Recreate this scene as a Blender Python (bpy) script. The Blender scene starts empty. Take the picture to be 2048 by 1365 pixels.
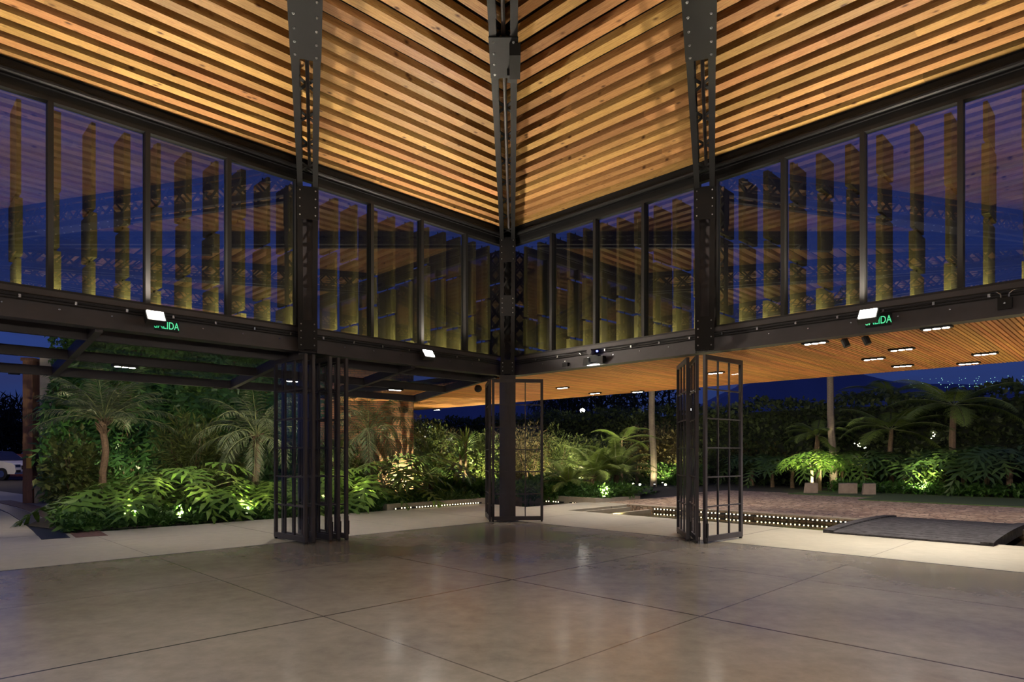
import bpy, math, random
import numpy as np
from mathutils import Vector, Matrix
sc = bpy.context.scene
COL = sc.collection
# ------------------------------------------------------------------ camera, sky, exposure
EYE = 1.5
F = 1292.0                      # focal length in pixels of a 2048-wide frame
HZ = 910.0                      # horizon row
cam_d = bpy.data.cameras.new('camera'); cam = bpy.data.objects.new('camera', cam_d); COL.objects.link(cam)
cam_d.sensor_width = 36.0; cam_d.lens = 36.0 * F / 2048
cam_d.shift_y = (HZ - 682.5) / 2048
cam_d.clip_end = 3000
cam.location = (0, 0, EYE); cam.rotation_euler = (math.pi / 2, 0, 0)
sc.camera = cam
sc.view_settings.view_transform = 'Standard'; sc.view_settings.look = 'None'
sc.view_settings.gamma = 1; sc.view_settings.use_curve_mapping = False
sc.view_settings.exposure = 0.0
cy = sc.cycles
cy.use_denoising = True
cy.max_bounces = 8; cy.diffuse_bounces = 3; cy.glossy_bounces = 4; cy.transmission_bounces = 4
cy.transparent_max_bounces = 32; cy.sample_clamp_indirect = 4.0
cy.caustics_reflective = False; cy.caustics_refractive = False

def N(nt, typ, **kw):
    n = nt.nodes.new(typ)
    for k, v in kw.items():
        if k in ('operation', 'blend_type', 'data_type', 'feature', 'noise_dimensions', 'wave_type', 'bands_direction', 'distance', 'interpolation_type', 'clamp'):
            setattr(n, k, v)
        else:
            n.inputs[k].default_value = v
    return n
def ramp(nt, stops, fac=None):
    r = nt.nodes.new('ShaderNodeValToRGB'); e = r.color_ramp.elements
    while len(e) < len(stops): e.new(0.5)
    for el, (p, c) in zip(e, stops):
        el.position = p; el.color = (c[0], c[1], c[2], 1) if not isinstance(c, (int, float)) else (c, c, c, 1)
    if fac is not None: nt.links.new(fac, r.inputs['Fac'])
    return r

W = bpy.data.worlds.new('dusk_sky'); sc.world = W; W.use_nodes = True
nt = W.node_tree; nt.nodes.clear()
tc = N(nt, 'ShaderNodeTexCoord'); sep = N(nt, 'ShaderNodeSeparateXYZ'); nt.links.new(tc.outputs['Generated'], sep.inputs[0])
grad = ramp(nt, [(0.0, (0.004, 0.006, 0.02)), (0.03, (0.016, 0.028, 0.10)), (0.16, (0.022, 0.045, 0.19)), (0.4, (0.028, 0.052, 0.26)), (1, (0.015, 0.02, 0.16))], sep.outputs['Z'])
mp = N(nt, 'ShaderNodeMapping'); mp.inputs['Scale'].default_value = (1.4, 1.4, 7); nt.links.new(tc.outputs['Generated'], mp.inputs['Vector'])
cl = N(nt, 'ShaderNodeTexNoise', Scale=3.0, Detail=6.0, Roughness=0.6); nt.links.new(mp.outputs[0], cl.inputs['Vector'])
cr = ramp(nt, [(0.42, 0.0), (0.68, 1.0)], cl.outputs['Fac'])
mx = N(nt, 'ShaderNodeMix', data_type='RGBA'); nt.links.new(cr.outputs[0], mx.inputs['Factor'])
nt.links.new(grad.outputs[0], mx.inputs['A']); mx.inputs['B'].default_value = (0.022, 0.030, 0.105, 1)
bg = N(nt, 'ShaderNodeBackground', Strength=1.0); nt.links.new(mx.outputs['Result'], bg.inputs[0])
ow = N(nt, 'ShaderNodeOutputWorld'); nt.links.new(bg.outputs[0], ow.inputs[0])

# light powers (W)
P_FLOOD = 700.0
P_FLOODBACK = 700.0
P_PERGOLA = 170.0
P_CANOPY = 215.0
P_CEILING_FILL = 560.0
P_FIN = 26.0             # per metre of fin trough strip
P_GARDEN = 680.0
P_EDGE_FILL = 700.0
P_POND_FILL = 330.0
WARM = (1.0, 0.86, 0.68); NEUT = (1.0, 0.93, 0.82); LIME = (0.95, 1.0, 0.35)

# ------------------------------------------------------------------ place frames
S2 = math.sqrt(0.5)
CX, CY = -0.10, 14.80           # the glass corner
CEN = (-0.10, 0.10)             # middle of the hall
HALF = 10.4
def L(a, e, z=0.0): return np.array((CX - S2 * a - S2 * e, CY - S2 * a + S2 * e, z))
def R(b, e, z=0.0): return np.array((CX + S2 * b + S2 * e, CY - S2 * b + S2 * e, z))
def aL(px, e):
    m = (px - 1024) / F
    return (CX - S2 * e - m * (CY + S2 * e)) / (S2 * (1 - m))
def bR(px, e):
    m = (px - 1024) / F
    return (m * (CY + S2 * e) - CX - S2 * e) / (S2 * (1 + m))
def G(px, Y, z=0.0): return np.array(((px - 1024) / F * Y, Y, z))
def zat(py, Y): return EYE + (HZ - py) / F * Y
ORD = 'first second third fourth fifth sixth seventh eighth ninth tenth eleventh twelfth thirteenth fourteenth fifteenth sixteenth seventeenth eighteenth nineteenth twentieth twenty-first twenty-second'.split()
rng = np.random.default_rng(7)
random.seed(7)

# ------------------------------------------------------------------ mesh helper
class MB:
    def __init__(s): s.v = []; s.f = {}; s.n = 0; s.uv = []; s.hasuv = False
    def raw(s, v, f, uv=None):
        v = np.asarray(v, float).reshape(-1, 3)
        for fa in (f if isinstance(f, (list, tuple)) and len(f) and isinstance(f[0], np.ndarray) and f[0].ndim == 2 else [np.array([q for q in f if len(q) == k]) for k in sorted(set(len(q) for q in f))]):
            if len(fa): s.f.setdefault(fa.shape[1], []).append(fa + s.n)
        s.v.append(v); s.n += len(v)
        if uv is not None: s.hasuv = True
        s.uv.append(np.zeros((len(v), 2)) if uv is None else np.asarray(uv, float))
        return s
    HEX = np.array([[0, 3, 2, 1], [4, 5, 6, 7], [0, 1, 5, 4], [1, 2, 6, 5], [2, 3, 7, 6], [3, 0, 4, 7]])
    def hexa(s, p, uv=None): return s.raw(p, [MB.HEX], uv)
    def box(s, x0, x1, y0, y1, z0, z1, fn=None):
        p = [(x0, y0, z0), (x1, y0, z0), (x1, y1, z0), (x0, y1, z0), (x0, y0, z1), (x1, y0, z1), (x1, y1, z1), (x0, y1, z1)]
        if fn: p = [fn(*q) for q in p]
        return s.hexa(p)
    def bar(s, p0, p1, w, h, up=(0, 0, 1)):
        p0 = np.array(p0, float); p1 = np.array(p1, float); d = p1 - p0; d /= np.linalg.norm(d)
        up = np.array(up, float); sd = np.cross(d, up)
        if np.linalg.norm(sd) < 1e-4: sd = np.cross(d, (1, 0, 0))
        sd /= np.linalg.norm(sd); u = np.cross(sd, d)
        a, b = sd * w / 2, u * h / 2
        return s.hexa([p0 - a - b, p0 + a - b, p0 + a + b, p0 - a + b, p1 - a - b, p1 + a - b, p1 + a + b, p1 - a + b])
    def tube(s, pts, r, n=8, cap=True):
        pts = np.array(pts, float); k = len(pts); r = np.broadcast_to(np.array(r, float), (k,))
        t = np.gradient(pts, axis=0); t /= np.linalg.norm(t, axis=1)[:, None] + 1e-9
        ref = np.array((0, 0, 1.0)) if abs(t[0][2]) < 0.9 else np.array((1.0, 0, 0))
        V = []
        for i in range(k):
            sd = np.cross(t[i], ref); sd /= np.linalg.norm(sd) + 1e-9; u = np.cross(sd, t[i])
            an = np.arange(n) * 2 * math.pi / n
            V.append(pts[i] + r[i] * (np.cos(an)[:, None] * sd + np.sin(an)[:, None] * u))
        V = np.concatenate(V); Fc = []
        for i in range(k - 1):
            for j in range(n):
                Fc.append((i * n + j, i * n + (j + 1) % n, (i + 1) * n + (j + 1) % n, (i + 1) * n + j))
        fs = [np.array(Fc)]
        if cap and n > 4: fs.append(np.array([list(range(n))[::-1], list(range((k - 1) * n, k * n))]))
        return s.raw(V, fs)
    def cyl(s, c, ax, r, h, n=16):
        c = np.array(c, float); ax = np.array(ax, float); ax /= np.linalg.norm(ax)
        return s.tube([c - ax * h / 2, c + ax * h / 2], r, n)
    def ball(s, c, r, n=10, m=6, sc3=(1, 1, 1)):
        V = []; Fc = []
        for i in range(m + 1):
            th = math.pi * i / m
            for j in range(n):
                ph = 2 * math.pi * j / n
                V.append((c[0] + r * sc3[0] * math.sin(th) * math.cos(ph), c[1] + r * sc3[1] * math.sin(th) * math.sin(ph), c[2] + r * sc3[2] * math.cos(th)))
        for i in range(m):
            for j in range(n):
                Fc.append((i * n + j, (i + 1) * n + j, (i + 1) * n + (j + 1) % n, i * n + (j + 1) % n))
        return s.raw(V, [np.array(Fc)])
    def build(s, name, m, parent=None, smooth=False, local=False, origin=None):
        v = np.concatenate(s.v) if s.v else np.zeros((0, 3))
        off = np.zeros(3)
        if parent is not None and not local: off = WL[parent.name]
        elif parent is None and not local:
            off = np.array(origin) if origin is not None else np.array(((v[:, 0].min() + v[:, 0].max()) / 2, (v[:, 1].min() + v[:, 1].max()) / 2, v[:, 2].min()))
        v = v - off
        me = bpy.data.meshes.new(name)
        me.vertices.add(len(v)); me.vertices.foreach_set('co', v.astype(np.float32).ravel())
        li = []; ls = []; pos = 0
        for k, arrs in s.f.items():
            A = np.concatenate(arrs).astype(np.int32); li.append(A.ravel()); ls.append(pos + np.arange(len(A)) * k); pos += A.size
        li = np.concatenate(li); ls = np.concatenate(ls)
        me.loops.add(len(li)); me.loops.foreach_set('vertex_index', li)
        me.polygons.add(len(ls)); me.polygons.foreach_set('loop_start', ls.astype(np.int32))
        me.polygons.foreach_set('use_smooth', np.full(len(ls), bool(smooth)))
        if s.hasuv:
            ul = me.uv_layers.new(name='UVMap'); U = np.concatenate(s.uv)[li]
            ul.data.foreach_set('uv', U.astype(np.float32).ravel())
        me.update(calc_edges=True); me.validate()
        me.materials.append(m)
        o = bpy.data.objects.new(name, me); COL.objects.link(o)
        if parent is not None:
            o.parent = parent; WL[o.name] = WL[parent.name]
        else:
            o.location = off if not local else (0, 0, 0); WL[o.name] = np.array(off)
        return o
WL = {}
def tag(o, label=None, cat=None, group=None, kind=None):
    if label: o['label'] = label
    if cat: o['category'] = cat
    if group: o['group'] = group
    if kind: o['kind'] = kind
    return o
def thing(name, loc, label, cat, group=None, rz=0.0, kind=None):
    o = bpy.data.objects.new(name, None); COL.objects.link(o); o.location = loc; o.rotation_euler[2] = rz
    o.empty_display_size = 0.1
    WL[o.name] = np.array(loc, float)
    return tag(o, label, cat, group, kind)
def struct(o): o['kind'] = 'structure'; return o
def copy_tree(o, parent=None):
    c = o.copy(); COL.objects.link(c)
    if parent is not None: c.parent = parent
    for ch in o.children: copy_tree(ch, c)
    return c
def lamp(name, typ, loc, power, color, aim=None, parent=None, **kw):
    d = bpy.data.lights.new(name, typ); d.energy = power; d.color = color
    for k, v in kw.items(): setattr(d, k, v)
    o = bpy.data.objects.new(name, d); COL.objects.link(o)
    o.location = loc
    if aim is not None:
        o.rotation_euler = Vector(aim).to_track_quat('-Z', 'Y').to_euler()
    return o

# ------------------------------------------------------------------ materials
def newmat(name):
    m = bpy.data.materials.new(name); m.use_nodes = True; nt = m.node_tree; nt.nodes.clear()
    out = nt.nodes.new('ShaderNodeOutputMaterial'); b = nt.nodes.new('ShaderNodeBsdfPrincipled')
    nt.links.new(b.outputs[0], out.inputs[0]); return m, nt, b, out
def objco(nt, scale=(1, 1, 1), geo=True):
    t = nt.nodes.new('ShaderNodeNewGeometry') if geo else nt.nodes.new('ShaderNodeTexCoord')
    mp = nt.nodes.new('ShaderNodeMapping'); mp.inputs['Scale'].default_value = scale
    nt.links.new(t.outputs['Position' if geo else 'Object'], mp.inputs['Vector']); return mp.outputs[0]
def bump(nt, b, h, strength=0.3, dist=0.01):
    bm = N(nt, 'ShaderNodeBump', Strength=strength, Distance=dist); nt.links.new(h, bm.inputs['Height']); nt.links.new(bm.outputs[0], b.inputs['Normal'])
def simple(name, col, rough=0.5, metal=0.0, var=0.15, scale=8.0, bmp=0.0, spec=0.5, scl=(1, 1, 1)):
    m, nt, b, out = newmat(name)
    nz = N(nt, 'ShaderNodeTexNoise', Scale=scale, Detail=5.0, Roughness=0.6); nt.links.new(objco(nt, scl, False), nz.inputs['Vector'])
    c0 = [max(0, c * (1 - var)) for c in col]; c1 = [min(1, c * (1 + var)) for c in col]
    r = ramp(nt, [(0.3, c0), (0.7, c1)], nz.outputs['Fac']); nt.links.new(r.outputs[0], b.inputs['Base Color'])
    b.inputs['Roughness'].default_value = rough; b.inputs['Metallic'].default_value = metal
    b.inputs['Specular IOR Level'].default_value = spec
    if bmp: bump(nt, b, nz.outputs['Fac'], bmp)
    return m
def emit(name, col, s):
    m, nt, b, out = newmat(name); b.inputs['Base Color'].default_value = (0.6, 0.6, 0.6, 1)
    b.inputs['Emission Color'].default_value = (*col, 1); b.inputs['Emission Strength'].default_value = s; return m
def glassmat(name, tint=(1, 1, 1), f0=0.05, boost=1.0, rough=0.0):
    m = bpy.data.materials.new(name); m.use_nodes = True; nt = m.node_tree; nt.nodes.clear()
    out = nt.nodes.new('ShaderNodeOutputMaterial')
    tr = N(nt, 'ShaderNodeBsdfTransparent'); tr.inputs[0].default_value = (*tint, 1)
    gl = N(nt, 'ShaderNodeBsdfAnisotropic'); gl.inputs['Roughness'].default_value = rough; gl.inputs[0].default_value = (1, 1, 1, 1)
    g = nt.nodes.new('ShaderNodeNewGeometry')
    dt = N(nt, 'ShaderNodeVectorMath', operation='DOT_PRODUCT'); nt.links.new(g.outputs['Normal'], dt.inputs[0]); nt.links.new(g.outputs['Incoming'], dt.inputs[1])
    ab = N(nt, 'ShaderNodeMath', operation='ABSOLUTE'); nt.links.new(dt.outputs['Value'], ab.inputs[0])
    om = N(nt, 'ShaderNodeMath', operation='SUBTRACT'); om.inputs[0].default_value = 1.0; nt.links.new(ab.outputs[0], om.inputs[1])
    pw = N(nt, 'ShaderNodeMath', operation='POWER'); nt.links.new(om.outputs[0], pw.inputs[0]); pw.inputs[1].default_value = 5.0
    ma = N(nt, 'ShaderNodeMath', operation='MULTIPLY_ADD'); nt.links.new(pw.outputs[0], ma.inputs[0]); ma.inputs[1].default_value = 1 - f0; ma.inputs[2].default_value = f0
    mu = N(nt, 'ShaderNodeMath', operation='MULTIPLY'); nt.links.new(ma.outputs[0], mu.inputs[0]); mu.inputs[1].default_value = boost; mu.use_clamp = True
    ms = nt.nodes.new('ShaderNodeMixShader'); nt.links.new(mu.outputs[0], ms.inputs[0]); nt.links.new(tr.outputs[0], ms.inputs[1]); nt.links.new(gl.outputs[0], ms.inputs[2])
    nt.links.new(ms.outputs[0], out.inputs[0]); return m
def slatwood(name, c_dark, c_mid, c_light, blen=2.6, rough=0.55, knots=True):
    """timber boards; the mesh's UV gives metres along the board and the board's index"""
    m, nt, b, out = newmat(name)
    uv = nt.nodes.new('ShaderNodeUVMap'); sp = nt.nodes.new('ShaderNodeSeparateXYZ'); nt.links.new(uv.outputs[0], sp.inputs[0])
    fl = N(nt, 'ShaderNodeMath', operation='FLOOR'); nt.links.new(sp.outputs['Y'], fl.inputs[0])
    wn = nt.nodes.new('ShaderNodeTexWhiteNoise'); wn.noise_dimensions = '1D'; nt.links.new(fl.outputs[0], wn.inputs['W'])
    ad = N(nt, 'ShaderNodeMath', operation='MULTIPLY_ADD'); nt.links.new(sp.outputs['X'], ad.inputs[0]); ad.inputs[1].default_value = 1 / blen; nt.links.new(wn.outputs['Value'], ad.inputs[2])
    f2 = N(nt, 'ShaderNodeMath', operation='FLOOR'); nt.links.new(ad.outputs[0], f2.inputs[0])
    cb = N(nt, 'ShaderNodeCombineXYZ'); nt.links.new(f2.outputs[0], cb.inputs[0]); nt.links.new(fl.outputs[0], cb.inputs[1])
    w2 = nt.nodes.new('ShaderNodeTexWhiteNoise'); w2.noise_dimensions = '2D'; nt.links.new(cb.outputs[0], w2.inputs['Vector'])
    v = nt.nodes.new('ShaderNodeVectorMath'); v.operation = 'MULTIPLY_ADD'
    pos = nt.nodes.new('ShaderNodeNewGeometry')
    c3 = N(nt, 'ShaderNodeCombineXYZ'); nt.links.new(sp.outputs['X'], c3.inputs[0]); nt.links.new(sp.outputs['Y'], c3.inputs[1])
    nt.links.new(c3.outputs[0], v.inputs[0]); v.inputs[1].default_value = (1.6, 9, 1); nt.links.new(w2.outputs['Color'], v.inputs[2])
    gn = N(nt, 'ShaderNodeTexNoise', Scale=2.6, Detail=8.0, Roughness=0.72, Distortion=0.9); nt.links.new(v.outputs[0], gn.inputs['Vector'])
    rg = ramp(nt, [(0.28, c_dark), (0.5, c_mid), (0.72, c_light)], gn.outputs['Fac'])
    hs = nt.nodes.new('ShaderNodeHueSaturation'); nt.links.new(rg.outputs[0], hs.inputs['Color'])
    mr = N(nt, 'ShaderNodeMapRange'); mr.inputs['To Min'].default_value = 0.72; mr.inputs['To Max'].default_value = 1.22; nt.links.new(w2.outputs['Value'], mr.inputs['Value']); nt.links.new(mr.outputs[0], hs.inputs['Value'])
    h2 = N(nt, 'ShaderNodeMapRange'); h2.inputs['To Min'].default_value = 0.485; h2.inputs['To Max'].default_value = 0.512; nt.links.new(wn.outputs['Value'], h2.inputs['Value']); nt.links.new(h2.outputs[0], hs.inputs['Hue'])
    last = hs.outputs[0]
    if knots:
        vk = nt.nodes.new('ShaderNodeTexVoronoi'); vk.inputs['Scale'].default_value = 1.0
        v3 = nt.nodes.new('ShaderNodeVectorMath'); v3.operation = 'MULTIPLY'; nt.links.new(c3.outputs[0], v3.inputs[0]); v3.inputs[1].default_value = (3.2, 1.7, 1)
        nt.links.new(v3.outputs[0], vk.inputs['Vector'])
        rk = ramp(nt, [(0.05, 0.0), (0.17, 1.0)], vk.outputs['Distance'])
        mk = N(nt, 'ShaderNodeMix', data_type='RGBA'); nt.links.new(rk.outputs[0], mk.inputs['Factor']); mk.inputs['A'].default_value = (c_dark[0] * 0.45, c_dark[1] * 0.4, c_dark[2] * 0.4, 1); nt.links.new(last, mk.inputs['B']); last = mk.outputs['Result']
    nt.links.new(last, b.inputs['Base Color']); b.inputs['Roughness'].default_value = rough
    b.inputs['Specular IOR Level'].default_value = 0.3
    return m
def concrete(name, c0, c1, r0, r1, joints=True, jd=1.0):
    m, nt, b, out = newmat(name)
    P = objco(nt)
    n1 = N(nt, 'ShaderNodeTexNoise', Scale=0.45, Detail=6.0, Roughness=0.5, Distortion=0.15); nt.links.new(P, n1.inputs['Vector'])
    n2 = N(nt, 'ShaderNodeTexNoise', Scale=5.0, Detail=8.0, Roughness=0.7); nt.links.new(P, n2.inputs['Vector'])
    mxn = N(nt, 'ShaderNodeMath', operation='MULTIPLY_ADD'); nt.links.new(n2.outputs['Fac'], mxn.inputs[0]); mxn.inputs[1].default_value = 0.45
    sc_ = N(nt, 'ShaderNodeMath', operation='MULTIPLY'); nt.links.new(n1.outputs['Fac'], sc_.inputs[0]); sc_.inputs[1].default_value = 0.55; nt.links.new(sc_.outputs[0], mxn.inputs[2])
    r = ramp(nt, [(0.30, c0), (0.70, c1)], mxn.outputs[0]); last = r.outputs[0]
    rr = N(nt, 'ShaderNodeMapRange'); rr.inputs['From Min'].default_value = 0.35; rr.inputs['From Max'].default_value = 0.65; rr.inputs['To Min'].default_value = r0; rr.inputs['To Max'].default_value = r1
    nt.links.new(n1.outputs['Fac'], rr.inputs['Value']); nt.links.new(rr.outputs[0], b.inputs['Roughness'])
    if joints:
        g = nt.nodes.new('ShaderNodeNewGeometry'); facs = []
        for nrm in ((S2, S2, 0), (-S2, S2, 0)):
            d = N(nt, 'ShaderNodeVectorMath', operation='DOT_PRODUCT'); nt.links.new(g.outputs['Position'], d.inputs[0]); d.inputs[1].default_value = nrm
            wob = N(nt, 'ShaderNodeMath', operation='MULTIPLY_ADD'); nt.links.new(n2.outputs['Fac'], wob.inputs[0]); wob.inputs[1].default_value = 0.012; nt.links.new(d.outputs['Value'], wob.inputs[2])
            for per, off, wd, dk in ((4.95, 0.53, 0.011, 0.12), (4.95, 3.005, 0.007, 0.42)):
                a = N(nt, 'ShaderNodeMath', operation='ADD'); nt.links.new(wob.outputs[0], a.inputs[0]); a.inputs[1].default_value = per / 2 - off + per * 20
                mo = N(nt, 'ShaderNodeMath', operation='MODULO'); nt.links.new(a.outputs[0], mo.inputs[0]); mo.inputs[1].default_value = per
                su = N(nt, 'ShaderNodeMath', operation='SUBTRACT'); nt.links.new(mo.outputs[0], su.inputs[0]); su.inputs[1].default_value = per / 2
                ab = N(nt, 'ShaderNodeMath', operation='ABSOLUTE'); nt.links.new(su.outputs[0], ab.inputs[0])
                mr = N(nt, 'ShaderNodeMapRange'); mr.inputs['From Min'].default_value = wd * 0.6; mr.inputs['From Max'].default_value = wd * 1.5; mr.inputs['To Min'].default_value = dk; mr.inputs['To Max'].default_value = 1.0
                nt.links.new(ab.outputs[0], mr.inputs['Value']); facs.append(mr.outputs[0])
        f = facs[0]
        for q in facs[1:]:
            mn = N(nt, 'ShaderNodeMath', operation='MINIMUM'); nt.links.new(f, mn.inputs[0]); nt.links.new(q, mn.inputs[1]); f = mn.outputs[0]
        mm = N(nt, 'ShaderNodeMix', data_type='RGBA'); mm.blend_type = 'MULTIPLY'; mm.inputs['Factor'].default_value = 1.0
        nt.links.new(last, mm.inputs['A']); nt.links.new(f, mm.inputs['B']); last = mm.outputs['Result']
    nt.links.new(last, b.inputs['Base Color'])
    bump(nt, b, n2.outputs['Fac'], 0.05, 0.004)
    return m
def leafmat(name, ca, cb, rough=0.42, trans=0.35):
    m, nt, b, out = newmat(name)
    g = nt.nodes.new('ShaderNodeNewGeometry'); r = ramp(nt, [(0.0, ca), (1.0, cb)], g.outputs['Random Per Island'])
    nt.links.new(r.outputs[0], b.inputs['Base Color']); b.inputs['Roughness'].default_value = rough; b.inputs['Specular IOR Level'].default_value = 0.35
    t = N(nt, 'ShaderNodeBsdfTranslucent'); h = nt.nodes.new('ShaderNodeHueSaturation'); h.inputs['Value'].default_value = 1.5; nt.links.new(r.outputs[0], h.inputs['Color']); nt.links.new(h.outputs[0], t.inputs[0])
    ms = nt.nodes.new('ShaderNodeMixShader'); ms.inputs[0].default_value = trans
    nt.links.new(b.outputs[0], ms.inputs[1]); nt.links.new(t.outputs[0], ms.inputs[2]); nt.links.new(ms.outputs[0], out.inputs[0]); return m
def brickmat(name, c1, c2, cm, scale=1.0, rot=(math.pi / 2, 0, 0)):
    m, nt, b, out = newmat(name)
    t = nt.nodes.new('ShaderNodeTexCoord'); mp = nt.nodes.new('ShaderNodeMapping'); mp.inputs['Rotation'].default_value = rot
    nt.links.new(t.outputs['Object'], mp.inputs['Vector'])
    bt = nt.nodes.new('ShaderNodeTexBrick'); bt.inputs['Scale'].default_value = scale; bt.inputs['Mortar Size'].default_value = 0.012; bt.inputs['Brick Width'].default_value = 0.25; bt.inputs['Row Height'].default_value = 0.075
    bt.inputs['Color1'].default_value = (*c1, 1); bt.inputs['Color2'].default_value = (*c2, 1); bt.inputs['Mortar'].default_value = (*cm, 1)
    nt.links.new(mp.outputs[0], bt.inputs['Vector']); nt.links.new(bt.outputs['Color'], b.inputs['Base Color'])
    b.inputs['Roughness'].default_value = 0.9; bump(nt, b, bt.outputs['Fac'], -0.4, 0.01); return m
def cobblemat(name):
    m, nt, b, out = newmat(name)
    P = objco(nt); v = nt.nodes.new('ShaderNodeTexVoronoi'); v.inputs['Scale'].default_value = 5.5; nt.links.new(P, v.inputs['Vector'])
    v2 = nt.nodes.new('ShaderNodeTexVoronoi'); v2.feature = 'DISTANCE_TO_EDGE'; v2.inputs['Scale'].default_value = 5.5; nt.links.new(P, v2.inputs['Vector'])
    r1 = ramp(nt, [(0, (0.27, 0.17, 0.11)), (1, (0.55, 0.41, 0.29))], None)
    sp = nt.nodes.new('ShaderNodeSeparateColor'); nt.links.new(v.outputs['Color'], sp.inputs[0]); nt.links.new(sp.outputs[0], r1.inputs['Fac'])
    r2 = ramp(nt, [(0.02, 0.25), (0.10, 1.0)], v2.outputs['Distance'])
    mm = N(nt, 'ShaderNodeMix', data_type='RGBA'); mm.blend_type = 'MULTIPLY'; mm.inputs['Factor'].default_value = 1.0
    nt.links.new(r1.outputs[0], mm.inputs['A']); nt.links.new(r2.outputs[0], mm.inputs['B']); nt.links.new(mm.outputs['Result'], b.inputs['Base Color'])
    b.inputs['Roughness'].default_value = 0.7; bump(nt, b, v2.outputs['Distance'], 0.8, 0.03); return m

M = {}
M['steel'] = simple('black_steel', (0.0075, 0.0073, 0.0082), 0.5, 0.0, 0.25, 3.0, spec=0.25)
M['steel_dark'] = simple('matt_black_steel', (0.007, 0.007, 0.0075), 0.6, 0.1, 0.2, 3.0)
M['steel_mid'] = simple('grey_painted_steel', (0.047, 0.042, 0.048), 0.55, 0.1, 0.2, 2.0)
M['rivet'] = simple('bright_bolt', (0.45, 0.45, 0.45), 0.3, 0.9, 0.1, 8)
M['chrome'] = simple('polished_metal', (0.6, 0.6, 0.6), 0.25, 1.0, 0.05, 8)
M['backing'] = simple('black_backing', (0.010, 0.009, 0.008), 0.95, 0, 0.2, 2)
M['slat'] = slatwood('pine_slats', (0.23, 0.10, 0.03), (0.50, 0.275, 0.095), (0.64, 0.39, 0.15))
M['soffit'] = slatwood('soffit_strips', (0.46, 0.19, 0.065), (0.66, 0.31, 0.125), (0.74, 0.37, 0.16), 2.0, 0.6, False)
M['fin'] = simple('brown_fin_panel', (0.115, 0.085, 0.048), 0.6, 0, 0.18, 3.0, scl=(4, 4, 0.5))
M['glass'] = glassmat('clear_glass', (0.76, 0.77, 0.79), 0.055, 3.5)
M['doorglass'] = glassmat('door_glass', (0.985, 0.987, 0.985), 0.04, 0.6)
M['floor'] = concrete('polished_concrete', (0.172, 0.150, 0.124), (0.36, 0.315, 0.262), 0.13, 0.26)
M['apron'] = concrete('outdoor_concrete', (0.25, 0.228, 0.172), (0.40, 0.365, 0.28), 0.42, 0.6)
M['path'] = concrete('path_concrete', (0.20, 0.19, 0.16), (0.32, 0.30, 0.25), 0.6, 0.8, False)
M['kerb'] = concrete('kerb_stone', (0.22, 0.19, 0.14), (0.38, 0.33, 0.25), 0.7, 0.9, False)
M['cobble'] = cobblemat('cobbles')
M['soil'] = simple('dark_soil', (0.030, 0.025, 0.018), 0.95, 0, 0.4, 3, 0.4)
M['lawn'] = simple('lawn_green', (0.045, 0.075, 0.020), 0.9, 0, 0.35, 14, 0.5)
M['hill'] = simple('hazy_hill', (0.22, 0.24, 0.33), 1.0, 0, 0.1, 0.02)  # pale blue base colour has the distance haze mixed in
M['bed'] = simple('pond_bed', (0.21, 0.18, 0.05), 0.8, 0, 0.35, 2.0, 0.2)
M['water'] = glassmat('still_water', (0.80, 0.80, 0.60), 0.03, 1.0, 0.03)
M['deck'] = simple('weathered_deck', (0.034, 0.031, 0.033), 0.8, 0, 0.8, 9, 0.3, 0.2, scl=(1, 1, 1))
M['stone'] = simple('planter_stone', (0.26, 0.20, 0.155), 0.85, 0, 0.15, 6, 0.2)
M['brick'] = brickmat('red_brick', (0.32, 0.16, 0.085), (0.22, 0.105, 0.06), (0.10, 0.08, 0.065))
M['plaster'] = simple('pale_plaster', (0.42, 0.36, 0.28), 0.9, 0, 0.1, 3)
M['rubble'] = simple('rubble_stone', (0.20, 0.17, 0.13), 0.9, 0, 0.4, 6, 0.5)
M['timber'] = simple('brown_timber', (0.13, 0.062, 0.036), 0.7, 0, 0.3, 6, scl=(6, 6, 0.6))
M['yellow'] = simple('yellow_box', (0.45, 0.28, 0.05), 0.5, 0, 0.1, 6)
M['grate'] = simple('drain_grate', (0.02, 0.022, 0.035), 0.5, 0.5, 0.2, 8)
M['bandbrick'] = simple('red_paving', (0.13, 0.065, 0.045), 0.8, 0, 0.4, 20)
M['lens'] = emit('lamp_lens', (1.0, 0.95, 0.85), 60.0)
M['lens_small'] = emit('downlight_lens', (1.0, 0.96, 0.86), 25.0)
M['led'] = emit('led_lens', (1.0, 0.82, 0.46), 7.0)
M['garden_lens'] = emit('garden_lamp_lens', (1.0, 0.95, 0.6), 12.0)
M['city'] = emit('city_light', (0.45, 1.0, 0.75), 1.2)
M['green'] = emit('green_sign_letters', (0.0, 0.9, 0.35), 0.8)
M['bluered'] = emit('blue_indicator', (0.12, 0.15, 1.0), 5.0)
M['white'] = simple('white_paint', (0.7, 0.7, 0.68), 0.3, 0, 0.04, 3)
M['carglass'] = simple('dark_car_glass', (0.02, 0.02, 0.025), 0.1, 0, 0.1, 3)
M['rubber'] = simple('black_rubber', (0.012, 0.012, 0.012), 0.8, 0, 0.1, 6)
M['net'] = simple('orange_red_tiles', (0.42, 0.10, 0.05), 0.8, 0, 0.3, 5)
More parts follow.
